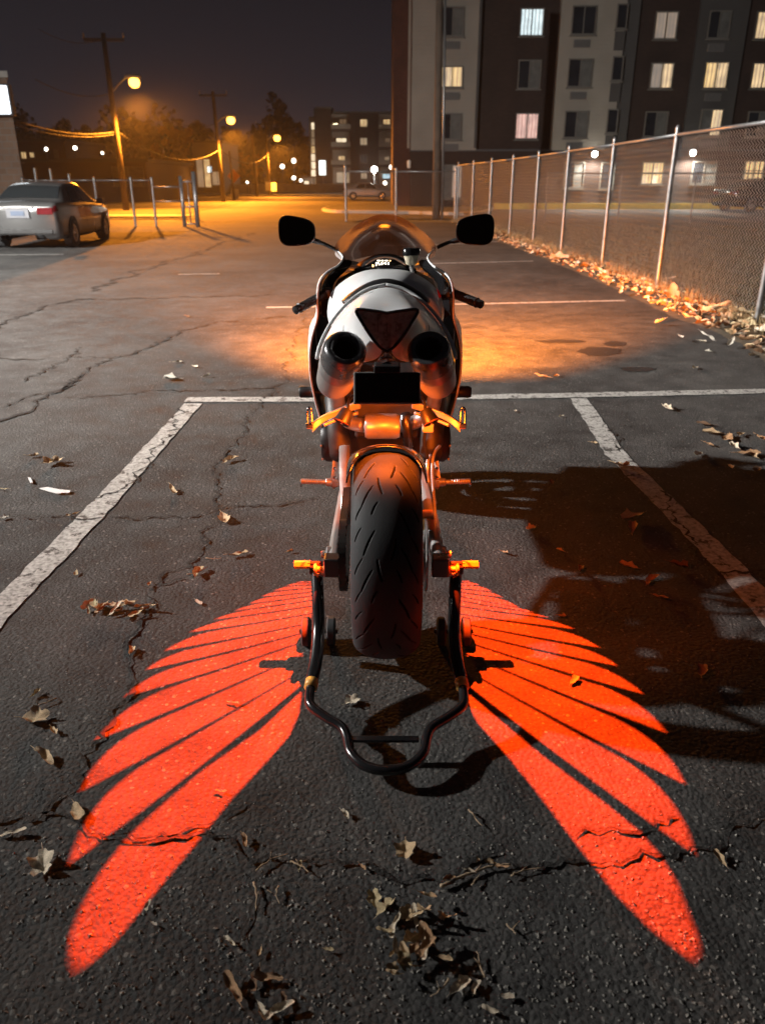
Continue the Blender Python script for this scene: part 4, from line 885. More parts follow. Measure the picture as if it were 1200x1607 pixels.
for s in (1, -1):
    seam([sx_(P(*q), s) for q in ((600, 458, 2.49), (583, 461, 2.48), (564, 474, 2.44), (549, 494, 2.38), (540, 515, 2.30), (536, 535, 2.26))])
    seam([sx_(P(*q), s) for q in ((515, 548, 2.34), (530, 556, 2.30), (552, 560, 2.22))], .0013)
    for q in ((521, 528, 2.37), (575, 556, 2.18)):
        c_ = sx_(P(*q), s); MB().lathe(c_ + Vector((0, -.004, .002)), (0, -1, .3), [(-.006, .0045), (.002, .0045), (.003, .003), (.003, 0)], 10).build('screw', 'steel_dark', tail)
# inner undertray behind cans (dark)
def tray(s):
    r1 = [sx_(P(*q), s) for q in ((508, 572, 2.40), (535, 600, 2.42), (570, 612, 2.40), (606, 612, 2.40))]; r2 = [sx_(P(*q), s) for q in ((520, 545, 2.55), (545, 560, 2.6), (575, 570, 2.6), (606, 570, 2.6))]
    for r in (r1, r2): r[-1].x = X0
    MB().grid([r1, r2]).build('undertray', 'black_plastic', bike, smooth=True, solid=.004)
both(tray)
# ---- tail light
dl = [P(*q) for q in D_]
for q in dl: q.y -= .006
dl[0].x = X0; dl[-1].x = X0
tl_poly = [dl[6], dl[5], dl[4], dl[3], dl[2], dl[1], dl[0]]
rows = [[dl[4], dl[5], dl[6], M(dl[5]), M(dl[4])]]
for k in (3, 2, 1):
    a, b = dl[k], M(dl[k]); rows.append([a, a.lerp(b, .25) + Vector((0, -.004, 0)), a.lerp(b, .5) + Vector((0, -.006, 0)), a.lerp(b, .75) + Vector((0, -.004, 0)), b])
rows.append([dl[0] + Vector((0, 0, .002))] * 5)
tlt = MB().grid(rows).build('tail_light', 'lens_smoke', bike, smooth=True)
loop = catmull([dl[6], dl[5], dl[4], dl[3], dl[2], dl[1], dl[0]], 5); loop = loop + [M(q) for q in reversed(loop[1:-1])]
MB().tube(loop, .0042, 8, closed=True).build('lens_rim', 'black_plastic', tlt, smooth=True)
for k in range(3): # reflector ribs seen through the smoked lens
    q = dl[4].lerp(dl[0], .25 + .2 * k); MB().box((X0 + (-.012 + .012 * k) * 2, q.y - .0075, dl[5].z - .03 - .008 * (k % 2)), (.0015, .003, .05)).build('lens_rib', 'steel_dark', tlt)
# ---- silencers
def silencer(s):
    B = sx_(P(526, 596, 2.27), s); T = sx_(P(541, 549, 2.06), s); d = (T - B).normalized()
    o = MB().lathe(B, d, [(-.05, .0), (-.045, .040), (-.02, .053), (0, .056), (.11, .058), (.113, .0595), (.123, .0595), (.126, .058), (.2, .057)], 36).build('silencer', 'steel_brushed', bike, smooth=True, angle=50)
    # end cap with slanted mouth
    L = (T - B).length; n = 36; u = d.orthogonal().normalized(); w = d.cross(u); rows = []
    view = Vector((0, -1, .15)).normalized()
    for (t, r) in [(L - .075, .0585), (L - .03, .0590), (L + .000, .0575), (L + .016, .050), (L + .018, .040), (L + .012, .033), (L - .006, .029), (L - .09, .028)]:
        rr = []
        for k in range(n):
            a = 2 * math.pi * k / n; off = (u * math.cos(a) + w * math.sin(a)) * r
            sl = 0.0 if t < L - .05 and r > .05 else off.dot(Vector((0, 0, 1))) * -.30
            rr.append(B + d * (t + sl) + off)
        rows.append(rr)
    cap = MB().grid(rows[:7], True).build('end_cap', 'cap_dark', o, smooth=True, angle=60); MB().grid(rows[6:], True).build('outlet', 'soot_shade_black', o, smooth=True)
    MB().lathe(B, d, [(L - .07, 0), (L - .069, .034)], 24).build('outlet_core', 'soot_shade_black', o)
    for k in range(3):
        a = 1.2 + 2.1 * k; MB().lathe(B + d * (L - .05) + (u * math.cos(a) + w * math.sin(a)) * .057, (u * math.cos(a) + w * math.sin(a)), [(0, .004), (.003, .004), (.004, 0)], 8).build('rivet', 'alloy', o)
both(silencer)
# ---- number plate (blacked out), bracket and lamp
pc = P(606, 611, 1.95); pc.x = X0; rot = Matrix.Rotation(R(-14), 3, 'X')
br = MB().box(pc + Vector((0, .012, 0)), (.172, .006, .082), rot).build('plate_bracket', 'plate_rim', bike, bevel=.004)
MB().box(pc + Vector((0, .003, .0035)), (.166, .006, .076), rot).build('number_plate', 'plate_black', br, bevel=.003)
MB().box(pc + Vector((0, .03, .05)), (.068, .06, .018)).build('plate_lamp', 'black_plastic', br, bevel=.004)
MB().tube([pc + Vector((0, .03, .03)), pc + Vector((0, .20, .02))], [.035, .03], 8).build('plate_arm', 'black_plastic', br)
for (a, b) in ((-.05, .028), (.05, .028)): MB().lathe(pc + Vector((a, -.004, b)), (0, -1, 0), [(0, .004), (.002, .004), (.003, 0)], 8).build('plate_bolt', 'plate_black', br)
# ---- seat and tank
seat_rows = sym_rows([hp([(537, 480, 2.60), (558, 463, 2.60), (582, 450, 2.60), (606, 445, 2.60)]), hp([(534, 470, 2.66), (556, 451, 2.66), (582, 437, 2.66), (606, 432, 2.66)]), hp([(538, 484, 2.74), (560, 468, 2.74), (582, 458, 2.74), (606, 454, 2.74)])])
MB().grid(seat_rows).build('seat', 'black_plastic', bike, smooth=True, sub=2, solid=.01)
tank_rows = sym_rows([hp([(519, 516, 2.80), (524, 506, 2.76), (545, 500, 2.72), (575, 486, 2.70), (606, 480, 2.70)]), hp([(514, 502, 2.84), (520, 486, 2.79), (541, 470, 2.74), (573, 451, 2.71), (606, 445, 2.71)]),
                      hp([(513, 486, 2.92), (518, 468, 2.87), (538, 452, 2.82), (570, 434, 2.78), (606, 431, 2.78)]), hp([(516, 468, 3.02), (523, 452, 2.99), (542, 437, 2.95), (571, 423, 2.92), (606, 422, 2.92)]),
                      hp([(521, 458, 3.12), (530, 446, 3.10), (547, 433, 3.07), (573, 421, 3.03), (606, 420.5, 3.03)]), hp([(530, 470, 3.2), (536, 456, 3.2), (550, 446, 3.18), (576, 436, 3.16), (606, 434, 3.16)])])
tk = MB().grid(tank_rows).build('fuel_tank', 'white_paint', bike, smooth=True, sub=2)
fc = P(606, 420, 2.96); fc.x = X0
MB().lathe(fc + Vector((0, .02, -.002)), (0, -.08, 1), [(-.01, .034), (.004, .034), (.006, .028), (.004, .02), (.006, 0)], 24).build('fuel_cap', 'black_gloss', tk, smooth=True, angle=40)
for s in (1, -1):   # emblem patch low on the tank side
    q = [sx_(P(*z), s) for z in ((520, 466, 2.868), (524, 457, 2.885), (527, 454, 2.885), (523, 470, 2.862))]; MB().add([p + Vector((-.004 * s, -.004, .003)) for p in q], [(0, 1, 2, 3)]).build('tank_emblem', 'red_plastic' if s < 0 else 'dark_trim', tk, solid=.002)
# ---- front fairing halves: white outside, black liner inside
EDGE = [(528, 392, 3.36), (538, 404, 3.30), (530, 417, 3.20), (512, 428, 3.12), (501, 444, 3.08), (498, 470, 3.08), (498, 498, 3.08), (490, 527, 3.06), (486, 556, 3.05), (487, 590, 3.05), (493, 622, 3.06), (501, 652, 3.08), (513, 690, 3.10)]
def fairing(s):
    e0 = [P(*q) for q in EDGE]; rows = []
    e0 = catmull(e0, 3)
    for k, f in enumerate((0, .12, .3, .5, .7, .88, 1.0)):
        r = []
        for p in e0:
            wx = p.x - X0; yy = p.y + (3.92 - p.y) * f; bulge = 1 + .10 * math.sin(math.pi * min(1, f * 1.25)) - .62 * max(0, f - .45) ** 1.3 * 1.6
            zz = p.z + (.09 * f if p.z < .8 else (-.10 * f * (p.z - .8) / .3)); r.append(Vector((X0 + wx * bulge, yy, zz)))
        rows.append(r)
    out = [[sx_(p, s) for p in r] for r in rows]; inn = [[sx_(Vector((X0 + (p.x - X0) * .965, p.y + .004, p.z)), s) for p in r] for r in rows]
    a = MB().grid(out).build('fairing_side', 'white_paint', bike, smooth=True, solid=.004, sub=1); MB().grid(inn).build('fairing_liner', 'black_plastic', a, smooth=True)
    MB().tube([sx_(p, s) for p in rows[0]], .0042, 8).build('fairing_trim', 'white_paint', a, smooth=True)
    # dark inner cockpit panel beside the tank
    r1 = [sx_(P(*q), s) for q in ((536, 404, 3.32), (531, 418, 3.22), (514, 430, 3.15), (504, 446, 3.12), (501, 470, 3.12), (501, 498, 3.12))]; r2 = [sx_(P(*q), s) for q in ((560, 408, 3.40), (545, 425, 3.3), (528, 438, 3.25), (522, 450, 3.2), (520, 472, 3.2), (520, 505, 3.2))]
    MB().grid([r1, r2]).build('cockpit_panel', 'black_gloss', a, smooth=True, sub=1, solid=.004)
    lo = [sx_(P(*q), s) for q in ((490, 560, 3.09), (491, 592, 3.09), (497, 625, 3.10), (506, 660, 3.12))]; lo2 = [sx_(P(*q), s) for q in ((500, 560, 3.2), (503, 592, 3.2), (506, 625, 3.2), (512, 660, 3.2))]
    MB().grid([lo, lo2]).build('lower_liner', 'black_plastic', a, smooth=True, solid=.004)
both(fairing)
nose = [[Vector((X0 + x_ * (1 - .3 * j / 4), 3.72 + .10 * j - abs(x_) * .35, .72 + .07 * (j - 2) * (1 if j > 1 else .8) - .03 * j)) for x_ in (-.24, -.16, -.08, 0, .08, .16, .24)] for j in range(5)]
MB().grid(nose).build('nose_cowl', 'black_plastic', bike, smooth=True, sub=1, solid=.004)
for s in (1, -1):
    hl = MB().lathe((X0 + s * .09, 3.97, .74), (0, 1, 0), [(0, 0), (0, .046), (.06, .050), (.06, .046), (.02, .04), (.02, 0)], 18).build('headlight', 'black_plastic', bike, smooth=True, angle=40)
    MB().lathe((X0 + s * .09, 3.995, .74), (0, 1, 0), [(0, .044), (.015, .034), (.02, 0)], 16).build('headlight_lens', 'headlight_lens', hl, smooth=True)
add_light('added_amber_spot', 'SPOT', (X0, 4.20, .74), ADDED_AMBER_POWER, (1.0, .25, .014), bike, .009, (X0 + .45, 9.0, 0), 76, 1.0)  # amber spot added ahead of the nose to throw a pool on the asphalt
for nm, z_ in (('beam_stop_top', .7345), ('beam_stop_bottom', .7235)):  # unseen plates added to trim the amber beam to a slit
    MB().box((X0, 4.25, z_ + (.013 if z_ > .732 else -.0175)), (.22, .003, .026 if z_ > .732 else .035)).build(nm, 'soot_shade_black', bike)
# ---- windscreen
W_ = [[(524, 391, 3.32), (527, 380, 3.34), (546, 362, 3.36), (570, 345, 3.36), (589, 337, 3.36), (606, 335, 3.36)], [(527, 395, 3.44), (535, 386, 3.48), (551, 371, 3.52), (572, 358, 3.55), (590, 351, 3.56), (606, 349, 3.56)],
      [(530, 401, 3.56), (542, 397, 3.62), (556, 386, 3.67), (575, 378, 3.70), (591, 373, 3.72), (606, 372, 3.72)], [(540, 410, 3.62), (550, 410, 3.7), (562, 406, 3.76), (578, 402, 3.80), (592, 400, 3.82), (606, 399, 3.82)]]
ws = MB().grid(sym_rows([hp(r) for r in W_])).build('windscreen', 'screen_tint', bike, smooth=True, sub=2)
dash = MB().grid(sym_rows([hp([(566, 424, 3.24), (574, 414, 3.27), (588, 404, 3.30), (606, 402, 3.30)]), hp([(560, 416, 3.34), (570, 406, 3.38), (588, 398, 3.40), (606, 396, 3.40)]), hp([(556, 420, 3.5), (568, 410, 3.5), (588, 404, 3.5), (606, 402, 3.5)])])).build('dashboard', 'black_plastic', bike, smooth=True, sub=1, solid=.006)
MB().grid(sym_rows([hp([(556, 432, 3.30), (575, 430, 3.28), (590, 428, 3.27), (606, 428, 3.27)]), hp([(556, 422, 3.26), (575, 416, 3.26), (590, 407, 3.28), (606, 405, 3.28)])])).build('dash_face', 'black_gloss', dash, smooth=True, solid=.004)
def seg(px, py, w, h, m):
    c = P(px, py, 3.255); k = 3.2 / F; MB().box(c, (w * k, .004, h * k)).build('display_segment', m, dash)
for px, py, w, h, m in [(594, 409, 5, 1.2, 'dash_white'), (600, 409, 3.5, 1.2, 'dash_white'), (606, 409, 4, 1.2, 'dash_white'), (612, 409, 2, 1.2, 'dash_amber'), (590, 414.5, 1.2, 5, 'dash_white'), (593, 413, 3.4, 1.2, 'dash_white'), (595, 416, 1.2, 4, 'dash_white'), (599, 413, 3, 1.2, 'dash_white'), (599, 415.3, 3, 1, 'dash_white'),
                        (598, 417, 1, 2.5, 'dash_white'), (604, 413, 3, 1.2, 'dash_white'), (605.5, 415.5, 1.2, 5, 'dash_white'), (603, 418, 3.2, 1.1, 'dash_white'), (609.5, 414, 1.2, 5, 'dash_white'), (609.5, 419, 1.2, 1.4, 'dash_amber'), (585, 417, 2, 3.5, 'dash_amber'), (596, 420, 3, 1, 'dash_amber')]: seg(px, py, w, h, m)
# cockpit floor keeps light from passing
MB().grid(sym_rows([hp([(524, 460, 3.2), (560, 432, 3.22), (606, 428, 3.22)]), hp([(530, 440, 3.5), (560, 424, 3.5), (606, 420, 3.5)])])).build('triple_clamp', 'engine_metal', bike, solid=.01)
# ---- brake fluid reservoir
rc = P(645, 416, 3.16); rt_ = P(645, 390, 3.16); ax = (rt_ - rc).normalized(); L = (rt_ - rc).length
res = MB().lathe(rc, ax, [(0, .014), (.006, .022), (L * .62, .030), (L * .64, .030)], 20).build('brake_reservoir', 'reservoir', bike, smooth=True)
MB().lathe(rc, ax, [(L * .60, .030), (L * .61, .0345), (L * .98, .0345), (L * 1.03, .031), (L * 1.035, 0)], 20).build('reservoir_cap', 'black_gloss', res, smooth=True, angle=50)
MB().tube([rc, rc + Vector((.01, 0, -.05))], .008, 8).build('reservoir_stalk', 'alloy', res)
# ---- mirrors
def mirror(px, py, wpx, hpx, stem, tilt, s):
    Y = 3.38; k = (Y * CP + .2 * SP) / F; c = P(px, py, Y); pts = []
    for i in range(40):
        a = 2 * math.pi * i / 40; ca, sa = math.cos(a), math.sin(a); ex = .62
        x_ = math.copysign(abs(ca) ** ex, ca) * wpx / 2 * k; z_ = math.copysign(abs(sa) ** ex, sa) * hpx / 2 * k / CP
        z_ *= 1 - .16 * (x_ / (wpx / 2 * k)) * s
        pts.append((x_, z_ + tilt * x_))
    def ringp(sc, dy): return [c + Vector((x_ * sc, dy, z_ * sc)) for x_, z_ in pts]
    o = MB().grid([ringp(.9, -.006), ringp(.985, -.008), ringp(1, .0), ringp(.98, .02), ringp(.8, .045), ringp(.4, .06), ringp(.02, .063)], True).build('mirror', 'black_gloss', bike, smooth=True)
    g = MB(); g.add(ringp(.92, -.0065), [tuple(range(40))]); g.build('mirror_glass', 'mirror_glass', o)
    a = P(stem[0], stem[1], Y + .02); b = P(stem[2], stem[3], 3.42)
    MB().tube(catmull([a, a.lerp(b, .5) + Vector((0, 0, .004)), b], 5), [.011] * 4 + [.008] * 7, 10).build('mirror_stem', 'black_plastic', o, smooth=True)
mirror(466, 363, 58, 40, (488, 376, 527, 392), -.05, 1); mirror(745, 361, 60, 41, (722, 376, 686, 388), .05, -1)
# ---- clip-on bars, levers
def bar(a, b, s):
    A = P(*a); B = P(*b); d = (B - A).normalized(); L = (B - A).length
    o = MB().lathe(A, d, [(0, .011), (L * .18, .011), (L * .2, .019), (L * .24, .017), (L * .86, .0175), (L * .88, .020), (L * .9, .016), (L, .0165), (L + .004, 0)], 16).build('handlebar', 'black_plastic', bike, smooth=True, angle=40)
    for k in range(8): MB().lathe(A + d * L * (.28 + .07 * k), d, [(0, .0178), (.002, .0188), (.004, .0178)], 14).build('grip_ridge', 'rubber', o)
    lv = [A + d * L * .1 + Vector((0, .05, .0)), A + d * L * .4 + Vector((0, .085, -.005)), A + d * L * .95 + Vector((0, .075, -.01))]; MB().tube(catmull(lv, 5), .006, 8).build('lever', 'steel_dark', o, smooth=True)
    MB().box(A + d * L * .12, (.035, .04, .04)).build('switch_housing', 'black_plastic', o, bevel=.006)
bar((520, 456, 3.16), (463, 487, 3.02), 1); bar((700, 456, 3.16), (755, 478, 3.02), -1)
# ---- frame, engine, sliders
MB().box((X0, 3.05, .52), (.34, .46, .36)).build('engine_block', 'engine_metal', bike, bevel=.03)
MB().box((X0, 3.2, .80), (.30, .5, .28)).build('airbox', 'black_plastic', bike, bevel=.04)
MB().box((X0, 3.42, .52), (.40, .05, .38)).build('radiator', 'black_plastic', bike)
def eng(s):
    c = sx_(P(509, 690, 2.86), s); ev = MB().lathe(c + Vector((.06 * s, 0, 0)), (-s, 0, 0), [(0, .085), (.05, .085), (.068, .072), (.075, .03), (.075, 0)], 26).build('engine_cover', 'black_plastic', bike, smooth=True, angle=40)
    for k in range(6):
        a = k * 1.047; MB().lathe(c + Vector((-.004 * s, math.cos(a) * .076, math.sin(a) * .076)), (-s, 0, 0), [(0, .006), (.006, .006), (.007, 0)], 8).build('bolt', 'alloy', ev)
    fs = [sx_(p, s) for p in (Vector((X0 - .16, 2.62, .48)), Vector((X0 - .185, 2.85, .62)), Vector((X0 - .16, 3.2, .84)))]; MB().tube(fs, [.04, .045, .04], 10).build('frame_spar', 'engine_metal', bike, smooth=True)
    a = sx_(P(495, 615, 3.10), s); b = sx_(P(470, 615, 3.10), s); d = (b - a).normalized(); L = (b - a).length
    MB().lathe(a, d, [(-.06, .012), (0, .012), (0, .022), (.004, .024), (L - .006, .024), (L, .02), (L, .008), (L - .004, .008), (L - .004, 0)], 18).build('frame_slider', 'black_plastic', bike, smooth=True, angle=40)
both(eng)
# belly silencer box and link pipes under the tail (lit by the added orange lamps)
mid = MB().lathe(P(571, 669, 2.46), (1, 0, 0), [(0, 0), (.004, .036), (.012, .042), (.105, .042), (.117, .036), (.121, 0)], 22).build('collector', 'steel_brushed', bike, smooth=True, angle=40)
MB().tube(catmull([P(572, 668, 2.53), P(548, 662, 2.56), P(532, 640, 2.52), P(528, 610, 2.36)], 5), .024, 12).build('link_pipe', 'steel_brushed', bike, smooth=True)
MB().tube(catmull([P(626, 668, 2.53), P(652, 662, 2.56), P(676, 645, 2.52), P(684, 610, 2.36)], 5), .024, 12).build('link_pipe', 'steel_brushed', bike, smooth=True)
MB().box(P(606, 655, 2.62), (.22, .05, .14)).build('subframe', 'engine_metal', bike, bevel=.01)
c = P(671, 669, 2.42); ro = MB().box(c, (.036, .03, .036)).build('rear_reservoir', 'reservoir', bike, bevel=.005); MB().box(c + Vector((0, 0, .024)), (.040, .034, .012)).build('reservoir_cap', 'black_plastic', ro, bevel=.003)
MB().tube(catmull([c, c + Vector((-.01, .02, -.05)), c + Vector((.005, .06, -.13))], 5), .006, 8).build('hose', 'rubber', ro, smooth=True)
MB().tube([P(636, 650, 2.5), P(641, 700, 2.52)], .018, 10).build('shock_absorber', 'steel_dark', bike, smooth=True)
# ---- passenger peg hangers
def hanger(s):
    top = [P(566, 634, 2.34), P(540, 643, 2.33), P(515, 653, 2.31), P(500, 662, 2.30), P(490, 671, 2.30)]; top = catmull(top, 4)
    rows = []
    for i, p in enumerate(top):
        t = i / (len(top) - 1); h = .026 - .008 * math.sin(math.pi * t) + .004 * t
        rows.append([sx_(p + Vector(q), s) for q in ((0, -.009, h / 2), (0, .009, h / 2), (0, .009, -h / 2), (0, -.009, -h / 2))])
    m = MB().grid(rows, True); n = len(rows); m.f += [(0, 1, 2, 3), (4 * n - 4, 4 * n - 3, 4 * n - 2, 4 * n - 1)]; o = m.build('peg_hanger', 'alloy', bike, bevel=.003)
    st = catmull([P(562, 648, 2.34), P(535, 656, 2.33), P(508, 667, 2.31)], 4); MB().tube([sx_(p, s) for p in st], .0055, 8).build('brace', 'alloy', o, smooth=True)
    a = P(486, 641, 2.29); b = P(486, 669, 2.30)
    f = MB(); lp = []
    for i in range(24):
        an = 2 * math.pi * i / 24; lp.append(sx_(a.lerp(b, .5) + Vector((.007 * math.cos(an), 0, (b - a).length / 2 * math.copysign(abs(math.sin(an)) ** .6, math.sin(an)))), s))
    f.tube(lp, .0042, 8, closed=True); f.build('folded_peg', 'chrome', o, smooth=True)
    MB().box(sx_(P(486, 668, 2.295), s), (.022, .022, .016)).build('peg_pivot', 'chrome', o, bevel=.003)
both(hanger)
# ---- hugger
hg = []
for k in range(15):
    r = TR + .020
    row = []
    for j in range(13):
        ph = R(-86 + 172 * j / 12); w = .112; a = R((97 - 26 * abs(math.sin(ph)) ** 3) * (1 - k / 14) + 152 * k / 14); x_ = w * math.sin(ph); rr = r - .055 * (1 - math.cos(ph)) ; row.append(Vector((X0 + x_, AX.y - rr * math.cos(a), AX.z + rr * math.sin(a))))
    hg.append(row)
MB().grid(hg).build('rear_hugger', 'black_gloss', bike, smooth=True, solid=.004)
# ---- swingarm, axle, chain
def swing(s):
    a = Vector((X0 - .115, 2.72, .40)); b = Vector((X0 - .140, 2.40, .375)); c = Vector((X0 - .155, 2.14, .345)); d = Vector((X0 - .155, 2.04, .338)); rows = []
    for p, h, w in ((a, .10, .05), (b, .095, .042), (c, .06, .036), (d, .045, .034)):
        rows.append([sx_(p + Vector(q), s) for q in ((-w / 2, 0, h * .32), (-w * .2, 0, h / 2), (w * .2, 0, h / 2), (w / 2, 0, h * .32), (w / 2, 0, -h / 2), (-w / 2, 0, -h / 2))])
    m = MB().grid(rows, True); m.f += [tuple(range(6)), tuple(range(18, 24))]; o = m.build('swingarm', 'alloy', bike, bevel=.004)
    MB().box(sx_(Vector((X0 - .158, 2.035, .338)), s), (.05, .05, .06)).build('axle_block', 'steel_dark', o, bevel=.005)
    MB().lathe(sx_(Vector((X0 - .165, 2.10, .341)), s), (-s, 0, 0), [(0, .026), (.012, .026), (.016, .02), (.016, .012), (.030, .012), (.032, 0)], 12).build('axle_nut', 'alloy', o, smooth=True, angle=35)
    sp_ = sx_(Vector((X0 - .178, 2.045, .318)), s); MB().lathe(sp_, (-s, 0, 0), [(0, .012), (.004, .019), (.01, .010), (.026, .010), (.030, .019), (.036, .018), (.037, 0)], 16).build('stand_spool', 'amber_block', o, smooth=True, angle=40)
both(swing)
# chain guard on the left
cg = []
for (px, py, Y) in ((541.5, 700, 2.56), (541.5, 735, 2.48), (543, 775, 2.36), (545, 824, 2.22)):
    p = P(px, py, Y); cg.append([p + Vector((-.020, .006, -.012)), p + Vector((-.018, 0, 0)), p + Vector((-.003, 0, .004)), p + Vector((.014, 0, .002)), p + Vector((.016, .006, -.014))])
MB().grid(cg).build('chain_guard', 'alloy', bike, smooth=True, solid=.003)
spx = X0 - .128
spk = MB().lathe((spx, AX.y, AX.z), (1, 0, 0), [(-.003, .05), (-.003, .098), (.003, .098), (.003, .05)], 40).build('sprocket', 'steel_dark', bike)
ch = MB(); chain_pts = []
for k in range(26): a = R(80 + 200 * k / 25); chain_pts.append(Vector((spx, AX.y + math.cos(a) * .104, AX.z + math.sin(a) * .104)))
chain_pts += [Vector((spx, 2.3, .262)), Vector((spx, 2.5, .30)), Vector((spx, 2.72, .345)), Vector((spx, 2.76, .39)), Vector((spx, 2.70, .435)), Vector((spx, 2.4, .442))]
dense = []; n = len(chain_pts)
for a, b in zip(chain_pts, chain_pts[1:] + chain_pts[:1]):
    m_ = max(1, round((b - a).length / .0135)); dense += [a.lerp(b, k / m_) for k in range(m_)]
for i, p in enumerate(dense):
    q = dense[(i + 1) % len(dense)]; d = (q - p); ang = math.atan2(d.z, d.y); wdt = .018 if i % 2 else .023
    ch.box((p + q) / 2, (wdt, d.length * 1.0 + .004, .012), Matrix.Rotation(ang, 3, 'X'))
ch.build('chain', 'chain', bike)['kind'] = 'stuff'
# rear brake on the right
bd = MB().lathe((X0 + .118, AX.y, AX.z), (1, 0, 0), [(-.002, .06), (-.002, .11), (.003, .11), (.003, .06)], 40).build('brake_disc', 'steel_brushed', bike)
MB().box((X0 + .122, AX.y + .09, AX.z + .075), (.05, .07, .045)).build('brake_caliper', 'amber_block', bike, bevel=.008)
MB().tube(catmull([P(690, 700, 2.55), P(681, 712, 2.5), P(678, 740, 2.45), P(682, 800, 2.3), P(684, 840, 2.2)], 5), .0055, 8).build('brake_hose', 'alloy', bike, smooth=True)
MB().tube(catmull([P(676, 715, 2.55), P(671, 735, 2.52), P(673, 760, 2.5), P(680, 790, 2.42)], 5), .012, 8).build('brake_line_guard', 'steel_brushed', bike, smooth=True)
# ---- rider pegs and heel plates
def rearset(s):
    pl = [sx_(P(*q), s) for q in ((527, 706, 2.66), (523, 706, 2.66), (521, 735, 2.63), (517, 762, 2.60), (524, 769, 2.60), (529, 755, 2.62))]
    o = MB().prism(pl, (.006 * s, .012, 0)).build('heel_plate', 'alloy', bike, bevel=.002)
    a = sx_(P(522, 757, 2.60), s); b = sx_(P(472, 755, 2.58), s); d = (b - a).normalized(); L = (b - a).length
    pg = MB().lathe(a, d, [(-.008, .012), (.01, .016), (.024, .014), (.028, .009), (L * .45, .0085), (L * .95, .0095), (L, .008), (L + .002, 0)], 12).build('foot_peg', 'alloy', o, smooth=True, angle=40)
    for k in range(8): MB().lathe(a + d * (L * (.35 + .075 * k)), d, [(0, .009), (.002, .0105), (.004, .009)], 10).build('knurl', 'alloy', pg)
    MB().tube([b, b + Vector((0, .004, -.022))], .0035, 8).build('peg_feeler', 'chrome', pg, smooth=True)
    MB().lathe(a + Vector((.01 * s, 0, .0)), (0, -1, 0), [(-.006, .015), (.012, .015), (.014, .01), (.014, 0)], 12).build('peg_pivot', 'alloy', o, smooth=True, angle=40)
    for z in (.02, .055): MB().lathe(a + Vector((.008 * s, -.004, z)), (0, -1, 0), [(0, .006), (.006, .006), (.007, 0)], 8).build('bolt', 'chrome', o)
both(rearset)

# ---- wing light projectors: a tiny lamp behind a cut slide throws each feathered wing
LT = [(110, 1356), (127, 1242), (150, 1162), (196, 1094), (230, 1051), (259, 1021), (298, 992), (337, 972), (369, 958), (392, 947), (410, 936), (429, 927), (448, 919), (464, 914)]
LRt = [(473, 1075), (474, 1052), (475, 1026), (474, 1007), (478, 992), (486, 977), (489, 962), (490, 950), (490, 941), (490, 934), (490, 928), (490, 922), (490, 917), (489, 913.5)]
RT_ = [(1089, 1340), (1073, 1230), (1045, 1150), (1008, 1089), (968, 1045), (940, 1016), (901, 987), (862, 969), (838, 961), (814, 953), (788, 937), (773, 928), (752, 918), (738, 912)]
def bowdir(t, r, u):
    d = (t - r).normalized(); n = Vector((-d.y, d.x, 0)); return n if n.dot(r - u) > 0 else -n
def wing_polys(T, Rr, f1):
    """ground polygons of the feathers, from photograph pixels"""
    polys = [[G(*q) for q in f1]]
    T = [G(*q) for q in T]; Rr = [G(*q) for q in Rr]
    for i in range(len(T)):
        lo_t, lo_r = T[i], Rr[i]
        if i + 1 < len(T): up_t, up_r = T[i + 1], Rr[i + 1]
        else: up_t, up_r = T[i] + (T[i] - T[i - 1]) * .45, Rr[i] + (Rr[i] - Rr[i - 1]) * .6
        L = (lo_t - lo_r).length
        # upper edge stays a gap below the next feather, the gap widening outwards; the end curves down to the tip
        def up(t, gap): 
            p = up_r.lerp(up_t, t) + bowdir(up_t, up_r, up_r + (up_r - lo_r)) * .009 * (up_t - up_r).length * math.sin(math.pi * t); q = lo_r.lerp(lo_t, t) + bowdir(lo_t, lo_r, up_r) * bow * math.sin(math.pi * t); d = (q - p); return p + d.normalized() * min(gap, d.length * .45)
        g0 = .009; g1 = .009 + .020 * L; dn = (lo_r - up_r); dn = dn.normalized() if dn.length > 1e-6 else Vector((0, -1, 0)); bow = .009 * L
        pts = [lo_r.copy()]
        for k in range(7): pts.append(up(k / 6 * .74, g0 + (g1 - g0) * (k / 6) ** 1.4))
        a = pts[-1]; ctrl = up(.98, g1 * .9) + (lo_t - up(.98, g1)) * .10
        for k in range(1, 8):
            t = k / 8; pts.append(a * (1 - t) ** 2 + ctrl * (2 * t * (1 - t)) + lo_t * t * t)
        pts.append(lo_t.copy())
        for k in range(1, 8):
            t = k / 8; pts.append(lo_t.lerp(lo_r, t) + bowdir(lo_t, lo_r, up_r) * bow * math.sin(math.pi * t))
        polys.append(pts)
    return polys
F1L = [(473, 1085), (408, 1146), (317, 1210), (254, 1264), (217, 1298), (190, 1327), (159, 1368), (131, 1418), (113, 1463), (111, 1499), (120, 1524), (140, 1513), (181, 1477), (240, 1404), (308, 1323), (362, 1255), (417, 1196), (453, 1155), (469, 1119)]
F1R = [(733, 1087), (845, 1182), (945, 1258), (1000, 1303), (1030, 1336), (1058, 1380), (1078, 1430), (1093, 1470), (1095, 1492), (1083, 1507), (1062, 1490), (1018, 1455), (968, 1405), (905, 1325), (840, 1240), (795, 1185), (750, 1135), (735, 1108)]
def mirror_px(l): return [(1207 - x_, y_) for x_, y_ in l]
